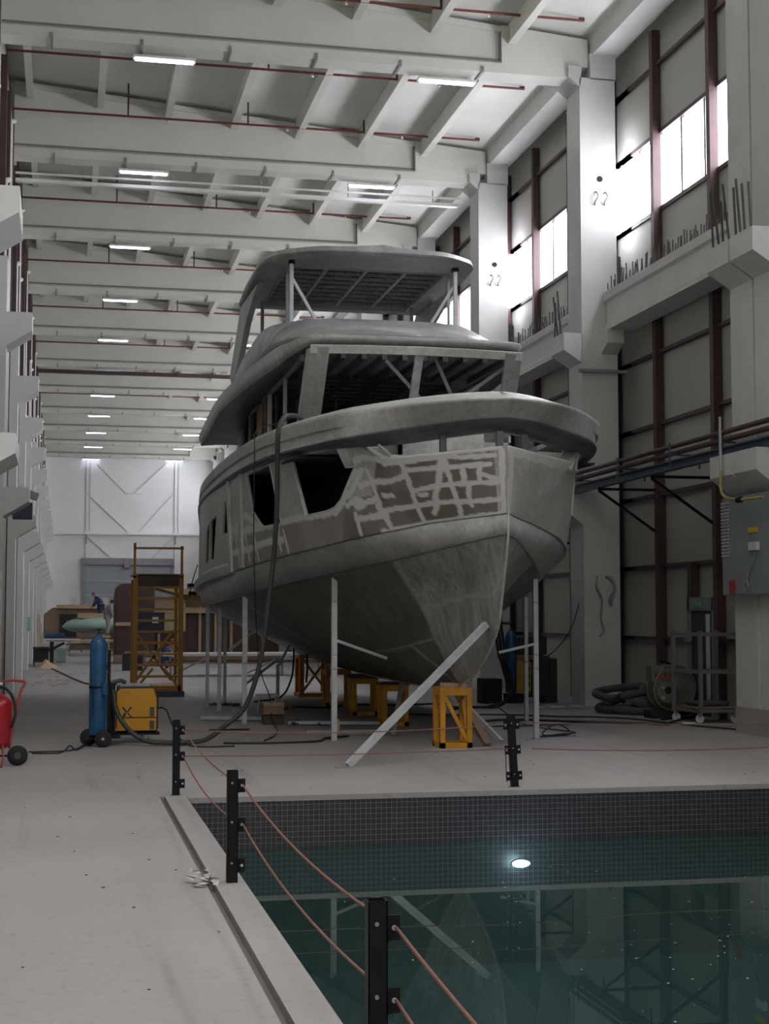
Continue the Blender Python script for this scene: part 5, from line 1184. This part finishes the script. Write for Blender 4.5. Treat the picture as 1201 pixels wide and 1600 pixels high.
# ================================================================== BACKGROUND WORKSHOP
t = thing('hull_mould', 'huge brown wooden mould with rounded corner behind the yellow stair', 'mould', (4.5, 58, 0))
prof = [(1.95, 0.2), (1.95, 2.55), (2.0, 2.85), (2.15, 3.0), (3.1, 3.02), (3.4, 2.85), (3.4, .2)]
MB().prism(prof, (57.2, 59.5), 'Y').build('rounded_end', 'mould_brown', t, bevel=.05)
MB().prism([(2.1, 3.0), (3.3, 3.05), (4.4, 2.8), (6.4, 2.9), (6.4, 2.6), (4.4, 2.6), (3.3, 2.9), (2.1, 2.95)], (57.3, 60.5), 'Y').build('top_cover', 'wood_pale', t)
MB().box(3.4, 57.9, .35, 8.2, 60.8, 1.95).build('lower_body', 'mould_brown', t)
MB().box(3.4, 57.7, 1.9, 8.3, 60.8, 2.1).build('flange', 'wood_pale', t)
MB().box(4.35, 58.2, 2.1, 8.3, 60.5, 2.75).build('upper_body', 'wood_pale', t)
for i, x in enumerate((3.55, 4.3, 5.1, 5.7, 6.3, 6.9, 7.5)): MB().box(x, 57.8, .3, x+.1, 57.92, 1.92).build('batten', 'wood_pale', t)
MB().box(3.45, 57.75, 1.2, 4.6, 57.9, 2.4).build('side_board', 'wood_pale', t)
MB().box(1.9, 57.0, 0, 3.6, 57.4, .35).build('base_timber', 'wood_brown', t); MB().box(1.95, 57.15, 1.42, 2.95, 57.2, 1.55).build('clamp_board', 'wood_pale', t)
MB().box(3.4, 57.6, 0, 8.2, 58.2, .3).build('base_beam', 'wood_brown', t)
t = thing('rusty_panels', 'orange-brown timber panels piled behind the stern of the yacht', 'timber', (4.8, 62.5, 0))
MB().box(5.0, 62, 0, 8.4, 62.3, 3.1).build('panel', 'wood_brown', t); MB().box(5.0, 61.9, 2.3, 8.4, 62.0, 2.8).build('pale_panel', 'wood_pale', t)
t = thing('long_table', 'long low white-topped table under the stern of the yacht', 'table', (4.5, 45, 0))
MB().box(2.9, 44.6, .60, 8.2, 46.0, .68).build('table_top', 'cloth_white', t)
for x in (3.1, 4.2, 5.3, 6.4, 7.5): MB().box(x, 44.7, 0, x+.07, 44.77, .6).build('leg', 'steel_grey', t)
MB().box(3.0, 44.7, .38, 8.1, 45.8, .44).build('lower_shelf', 'wood_brown', t)
MB().bar((3.2, 44.68, .05), (4.2, 44.68, .55), .05).bar((5.3, 44.68, .05), (6.4, 44.68, .55), .05).build('brace', 'steel_grey', t)
# green hull mould with two workers
t = thing('green_boat_shell', 'pale green upturned boat shell on trestles before the roller door', 'boat shell', (2.5, 74, .9))
rows = []
for i in range(25):
    a = i/24; x = .0+a*5.2; r = .60*(1-(1-min(1, a*2.6))**2.0)**.5+.02; row = []
    for k in range(21):
        th = PI*2*k/20; row.append((x, 74+1.6*r/.62*math.cos(th), 1.28+r*math.sin(th)*(.85 if math.sin(th) > 0 else .55)))
    rows.append(row)
MB().grid(rows).build('shell', 'green_gel', t, smooth=True)
MB().box(.75, 73.2, 1.70, 5.2, 74.9, 1.93).build('cream_deck', 'wood_pale', t)
for x in (.9, 2.3, 3.4, 4.6): MB().box(x, 73.5, 0, x+.1, 74.6, .95).build('trestle_leg', 'wood_pale', t)
MB().box(.2, 73.3, .40, 5.2, 74.7, .48).build('trestle_shelf', 'wood_brown', t)
t = thing('wooden_bench', 'cluttered wooden bench below the green boat shell', 'bench', (1.5, 70, 0))
MB().box(.2, 69.6, .62, 3.6, 70.8, .70).build('bench_top', 'wood_pale', t)
for x in (.3, 1.6, 2.4, 3.4): MB().box(x, 69.7, 0, x+.09, 69.8, .62).build('leg', 'steel_grey', t)
MB().box(.3, 69.8, .3, 3.4, 70.7, .5).build('stacked_boards', 'wood_brown', t); MB().box(.2, 69.6, .08, 3.5, 69.7, .14).build('foot_rail', 'light_steel', t)
t = thing('brown_mould', 'grey-brown boat mould with a dark opening at the far left', 'mould', (.2, 82, 0))
MB().prism([(-.95, .6), (-.95, 1.9), (-.5, 2.25), (3.4, 2.25), (3.4, .6)], (82, 85), 'Y').build('body', 'wood_brown', t, bevel=.05)
MB().box(-.1, 81.9, .7, .75, 82.02, 1.9).build('opening', 'interior_shade', t); MB().box(-.3, 81.8, 2.2, 3.3, 82.6, 2.4).build('rim', 'wood_pale', t)
tag(MB().box(.45, 83, 2.4, .95, 83.5, 2.75).build('carton', 'cloth_white'), 'small pale box on the far left boat mould', 'box')
tag(MB().box(2.0, 83, 2.4, 2.45, 83.5, 2.8).build('carton', 'cloth_white'), 'small white box on the far mould near the workers', 'box')
# saw machine, black table, sawdust, boards
t = thing('saw_bench', 'blue and green panel saw at the left side of the hall', 'saw', (0, 60, 0))
MB().box(-.62, 59.6, .95, .12, 60.4, 1.12).build('blue_guard', 'overall_blue', t, bevel=.05); MB().box(-.6, 59.5, .8, .15, 60.5, .86).build('saw_table', 'galvanised', t)
MB().box(-.2, 59.6, .02, .15, 60.4, .55).build('cabinet', 'green_gel', t); MB().box(-.45, 59.6, 0, -.3, 60.4, .8).build('column_leg', 'dark_plastic', t); MB().bar((-.6, 59.6, .4), (.1, 59.6, .75), .1).build('arm', 'dark_plastic', t)
t = thing('black_table', 'small black table beside the panel saw', 'table', (-.75, 55, 0))
MB().box(-1.0, 55, .62, -.42, 56, .68).build('table_top', 'dark_plastic', t); 
for x in (-.98, -.5): MB().box(x, 55.05, 0, x+.05, 55.1, .62).build('leg', 'dark_plastic', t)
MB().box(-.98, 55.1, .15, -.46, 55.9, .6).build('drawer_block', 'dark_plastic', t)
w_ = MB(); rows = []
for i in range(9):
    r = i/8; rows.append([(-.52+.42*r*math.cos(a)*(1+.15*math.sin(3*a)), 53+.9*r*math.sin(a), max(0.002, .30*(1-r)**1.1+.02*math.sin(a*5+i))) for a in np.linspace(0, 2*PI, 18)])
w_.grid(rows); tag(w_.build('sawdust_heap', 'sawdust', smooth=True), 'pale heap of sawdust on the floor at the left columns', 'sawdust', kind='stuff')
for i in range(5):
    a = MB().bar((-.92+i*.06, 64+i*.5, 0), (-1.03+i*.02, 64+i*.5, 1.7+.15*(i % 3)), .07, .03).build('leaning_board', 'wood_pale')
    tag(a, 'wooden board leaning by the left columns near the saw, %s in the row' % ORD[i], 'board', 'boards leaning by the left columns')
cable('floor_cable', [(-.3, 52, .02), (.3, 44, .02), (.7, 40, .02), (1.4, 39.5, .02)], .02, 'cable_black', 'dark cable running over the far floor left of the stair')
tag(MB().box(-.96, 43.7, 1.35, -.86, 43.9, 1.75).build('switch_box', 'green_gel'), 'small green switch box on a left column', 'switch box')
t = thing('floor_tools', 'loose tools and clamps on the floor behind the yellow stair', 'tools', (2.6, 50, 0))
MB().box(1.95, 50, 0, 2.6, 50.4, .55).build('dark_crate', 'dark_plastic', t); MB().box(2.7, 50.2, .3, 3.1, 50.5, .4).build('grey_block', 'light_steel', t); MB().bar((2.0, 50, .6), (3.2, 50, .62), .05).build('clamp_bar', 'steel_grey', t)
MB().box(2.35, 50.1, 1.2, 3.3, 50.5, 1.9).build('dark_panel', 'dark_plastic', t); MB().box(2.9, 50.05, 1.55, 3.1, 50.1, 1.75).build('dial', 'light_steel', t)
w_ = MB()
for j in range(40): w_.cbox((random.uniform(-.8, 1.6), random.uniform(34, 50), .006), (random.uniform(.03, .3), random.uniform(.03, .25), .01), rz=random.random()*3)
tag(w_.build('floor_litter', 'wood_pale'), 'small wood chips scattered over the far floor', 'litter', kind='stuff')
w_ = MB()
for j in range(60):
    x = random.uniform(.0, 9.5); y = random.uniform(15.2, 21)
    if j > 42: x = random.uniform(-1, .9); y = random.uniform(7, 15)
    w_.cbox((x, y, .004), (random.uniform(.006, .026), random.uniform(.006, .02), .004), rz=random.random()*3)
tag(w_.build('floor_grit', 'duct_grey'), 'tiny dark crumbs scattered on the near floor', 'litter', kind='stuff')
w_ = MB(); random.seed(11)
for j in range(16):
    a = random.random()*6.28; c = Vector((.93+random.uniform(-.10, .08), 10.2+random.uniform(-.28, .22), .015+random.uniform(0, .02))); vs = [c+Vector((random.uniform(-.05, .05), random.uniform(-.07, .07), random.uniform(-.01, .025))) for _ in range(4)]
    w_.add(vs, [(0, 1, 2), (0, 2, 3)])
tag(w_.build('plastic_film', 'plastic_film'), 'crumpled scrap of clear film on the drain channel', 'plastic film')
cable('anchor_rope', [(2.92, 33.5, 2.9), (2.84, 34.0, 2.5), (2.80, 34.3, 2.2)], .012, 'cable_black', 'thin rope hanging at the stern of the yacht')
tag(MB().box(2.72, 33.6, 2.58, 2.95, 33.85, 2.66).box(2.74, 33.6, 2.36, 2.95, 33.85, 2.44).build('stern_fitting', 'black_steel', yacht), '', '') if False else MB().box(2.75, 33.9, 2.42, 2.95, 34.1, 2.50).box(2.77, 33.9, 2.24, 2.95, 34.1, 2.32).build('stern_fitting', 'black_steel', yacht)

# ================================================================== PEOPLE
def skin_body(name, J, E, R, m, parent, sub=2):
    me = bpy.data.meshes.new(name); me.from_pydata(J, E, []); me.materials.append(M[m]); o = bpy.data.objects.new(name, me); COL.objects.link(o)
    s_ = o.modifiers.new('skin', 'SKIN'); s_.use_smooth_shade = True
    for i, r in enumerate(R): me.skin_vertices[0].data[i].radius = (r, r); 
    me.skin_vertices[0].data[0].use_root = True
    u_ = o.modifiers.new('sub', 'SUBSURF'); u_.levels = sub; u_.render_levels = sub
    if parent: o.parent = parent; o.matrix_parent_inverse = Matrix.Translation(parent.location).inverted()
    return o
def worker(base, pose, lab, top, leg, hat, rz=0):
    t = thing('person', lab, 'person', base); bx_, by_, bz_ = base
    c, s_ = math.cos(rz), math.sin(rz)
    def T(p): return (bx_+p[0]*c-p[1]*s_, by_+p[0]*s_+p[1]*c, bz_+p[2])
    # joints: 0 pelvis 1 belly 2 chest 3 neck 4 head 5 crown | 6 lsh 7 lel 8 lwr 9 lhand | 10 rsh 11 rel 12 rwr 13 rhand | 14 lhip 15 lkn 16 lank 17 ltoe | 18.. right
    K = pose; J = [T(p) for p in K]
    E = [(0, 1), (1, 2), (2, 3), (3, 4), (4, 5), (2, 6), (6, 7), (7, 8), (8, 9), (2, 10), (10, 11), (11, 12), (12, 13), (0, 14), (14, 15), (15, 16), (16, 17), (0, 18), (18, 19), (19, 20), (20, 21)]
    R = [.13, .125, .145, .05, .088, .07, .065, .045, .035, .035, .065, .045, .035, .035, .095, .065, .045, .045, .095, .065, .045, .045]
    skin_body('body', J, E, R, 'skin', t)
    def cl(name, idx, edges, rad, m): return skin_body(name, [J[i] for i in idx], edges, rad, m, t)
    cl('jacket', [0, 1, 2, 6, 7, 8, 10, 11, 12], [(0, 1), (1, 2), (2, 3), (3, 4), (4, 5), (2, 6), (6, 7), (7, 8)], [.17, .175, .195, .10, .085, .06, .10, .085, .06], top)
    cl('trousers', [0, 14, 15, 16, 18, 19, 20], [(0, 1), (1, 2), (2, 3), (0, 4), (4, 5), (5, 6)], [.165, .12, .09, .07, .12, .09, .07], leg)
    for a, b_ in ((16, 17), (20, 21)):
        skin_body('shoe', [J[a], J[b_]], [(0, 1)], [.055, .05], 'rubber', t, 1)
    hx = Vector(J[4]); up_ = (Vector(J[5])-Vector(J[3])).normalized()
    MB().lathe(tuple(hx+up_*.02), [(.02, -.02), (.098, 0), (.10, .05), (.07, .10), (.01, .125)], 16).build('cap', hat, t, smooth=True)
    for w in (9, 13):
        h = Vector(J[w]); d = (Vector(J[w])-Vector(J[w-1])).normalized(); sx_ = d.cross(Vector((0, 0, 1))); sx_ = sx_.normalized() if sx_.length > .1 else Vector((1, 0, 0))
        for f_ in range(4):
            a = h+sx_*(f_-1.5)*.02; MB().tube([a, a+d*.045-Vector((0, 0, .008)), a+d*(.07+.01*(f_ in (1, 2)))-Vector((0, 0, .03))], [.011, .010, .007], 6).build('finger', 'skin', t, smooth=True)
        a = h-sx_*.03; MB().tube([a-d*.03, a-sx_*.02+d*.01, a-sx_*.015+d*.035-Vector((0, 0, .01))], [.012, .010, .008], 6).build('thumb', 'skin', t, smooth=True)
    return t
bend = [(0, 0, .92), (-.05, -.02, 1.05), (-.16, -.04, 1.27), (-.27, -.05, 1.36), (-.34, -.05, 1.41), (-.40, -.05, 1.48), (-.15, .18, 1.28), (-.24, .2, 1.02), (-.38, .12, .85), (-.44, .1, .80), (-.17, -.24, 1.28), (-.28, -.26, 1.02), (-.40, -.2, .86), (-.46, -.18, .82), (0, .1, .86), (-.04, .11, .48), (.04, .12, .08), (-.10, .12, .04), (0, -.1, .86), (-.06, -.11, .48), (.02, -.12, .08), (-.12, -.12, .04)]
worker((1.82, 74.0, 1.40), bend, 'person in navy overalls bending over the green boat shell', 'overall_navy', 'overall_navy', 'cap_red')
bend2 = [(-p[0]*.55, p[1], p[2]) for p in bend]
worker((1.93, 66.5, .95), bend2, 'person in a grey jacket leaning towards the big brown mould', 'overall_grey', 'trousers_beige', 'hair_dark')
t = thing('work_stand', 'low wooden step under the person in grey', 'step', (1.75, 66.5, 0))
MB().box(1.45, 66.2, .86, 2.05, 66.9, .95).build('top', 'wood_pale', t)
for x in (1.48, 1.97): MB().box(x, 66.25, 0, x+.05, 66.3, .86).box(x, 66.8, 0, x+.05, 66.85, .86).build('leg', 'wood_pale', t)
crouch = [(0, 0, .32), (.03, -.06, .46), (.02, -.14, .68), (0, -.22, .80), (0, -.26, .88), (0, -.28, .96), (.18, -.12, .66), (.26, -.28, .46), (.12, -.42, .38), (.08, -.46, .36), (-.18, -.12, .66), (-.26, -.28, .46), (-.12, -.42, .38), (-.08, -.46, .36), (.12, 0, .32), (.2, -.38, .42), (.18, -.1, .08), (.18, -.26, .04), (-.12, 0, .32), (-.2, -.38, .42), (-.18, -.1, .08), (-.18, -.26, .04)]
worker((3.55, 52.0, 0), crouch, 'person in blue overalls crouching behind the yellow stair', 'overall_blue', 'overall_blue', 'cap_red', rz=.6)
SKY, ENTR, EXPO = .3, 60, 0.76
# ================================================================== CAMERA, LIGHT
cam = bpy.data.cameras.new('camera'); co = bpy.data.objects.new('camera', cam); COL.objects.link(co)
cam.sensor_fit = 'VERTICAL'; cam.sensor_height = 36.; cam.lens = 2350./1600*36.; cam.clip_end = 300
pitch = math.atan2(164, 2350); yaw = math.atan2(503.5, math.hypot(2350, 164))
co.location = (0, 0, 1.75); co.rotation_euler = (PI/2+pitch, 0, -yaw)
scn.camera = co
wd = bpy.data.worlds.new('sky'); scn.world = wd; wd.use_nodes = True
wd.node_tree.nodes['Background'].inputs[0].default_value = (.92, .95, 1, 1); wd.node_tree.nodes['Background'].inputs[1].default_value = SKY
def area(name, loc, rot, sx, sy, e, col=(1, 1, 1)):
    l = bpy.data.lights.new(name, 'AREA'); l.shape = 'RECTANGLE'; l.size = sx; l.size_y = sy; l.energy = e; l.color = col
    o = bpy.data.objects.new(name, l); COL.objects.link(o); o.location = loc; o.rotation_euler = rot; return o
# light coming in through the open entrance behind the camera
area('entrance_daylight', (4.6, YBACK-.1, 2.9), (PI/2, 0, 0), 11, 5.2, ENTR, (1, .93, .90))
pl = bpy.data.lights.new('pool_lamp_glow', 'POINT'); pl.energy = 14; pl.color = (.75, .95, 1); pl.shadow_soft_size = .05
po = bpy.data.objects.new('pool_lamp_glow', pl); COL.objects.link(po); po.location = (4.54, PY1-.28, -.74)
scn.view_settings.view_transform = 'Standard'; scn.view_settings.look = 'None'; scn.view_settings.gamma = 1; scn.view_settings.use_curve_mapping = False
scn.view_settings.exposure = EXPO
try:
    scn.cycles.use_denoising = True; scn.cycles.max_bounces = 10; scn.cycles.diffuse_bounces = 6; scn.cycles.glossy_bounces = 4; scn.cycles.transparent_max_bounces = 8
    scn.cycles.sample_clamp_indirect = 4; scn.cycles.caustics_reflective = False; scn.cycles.caustics_refractive = False
except Exception: pass
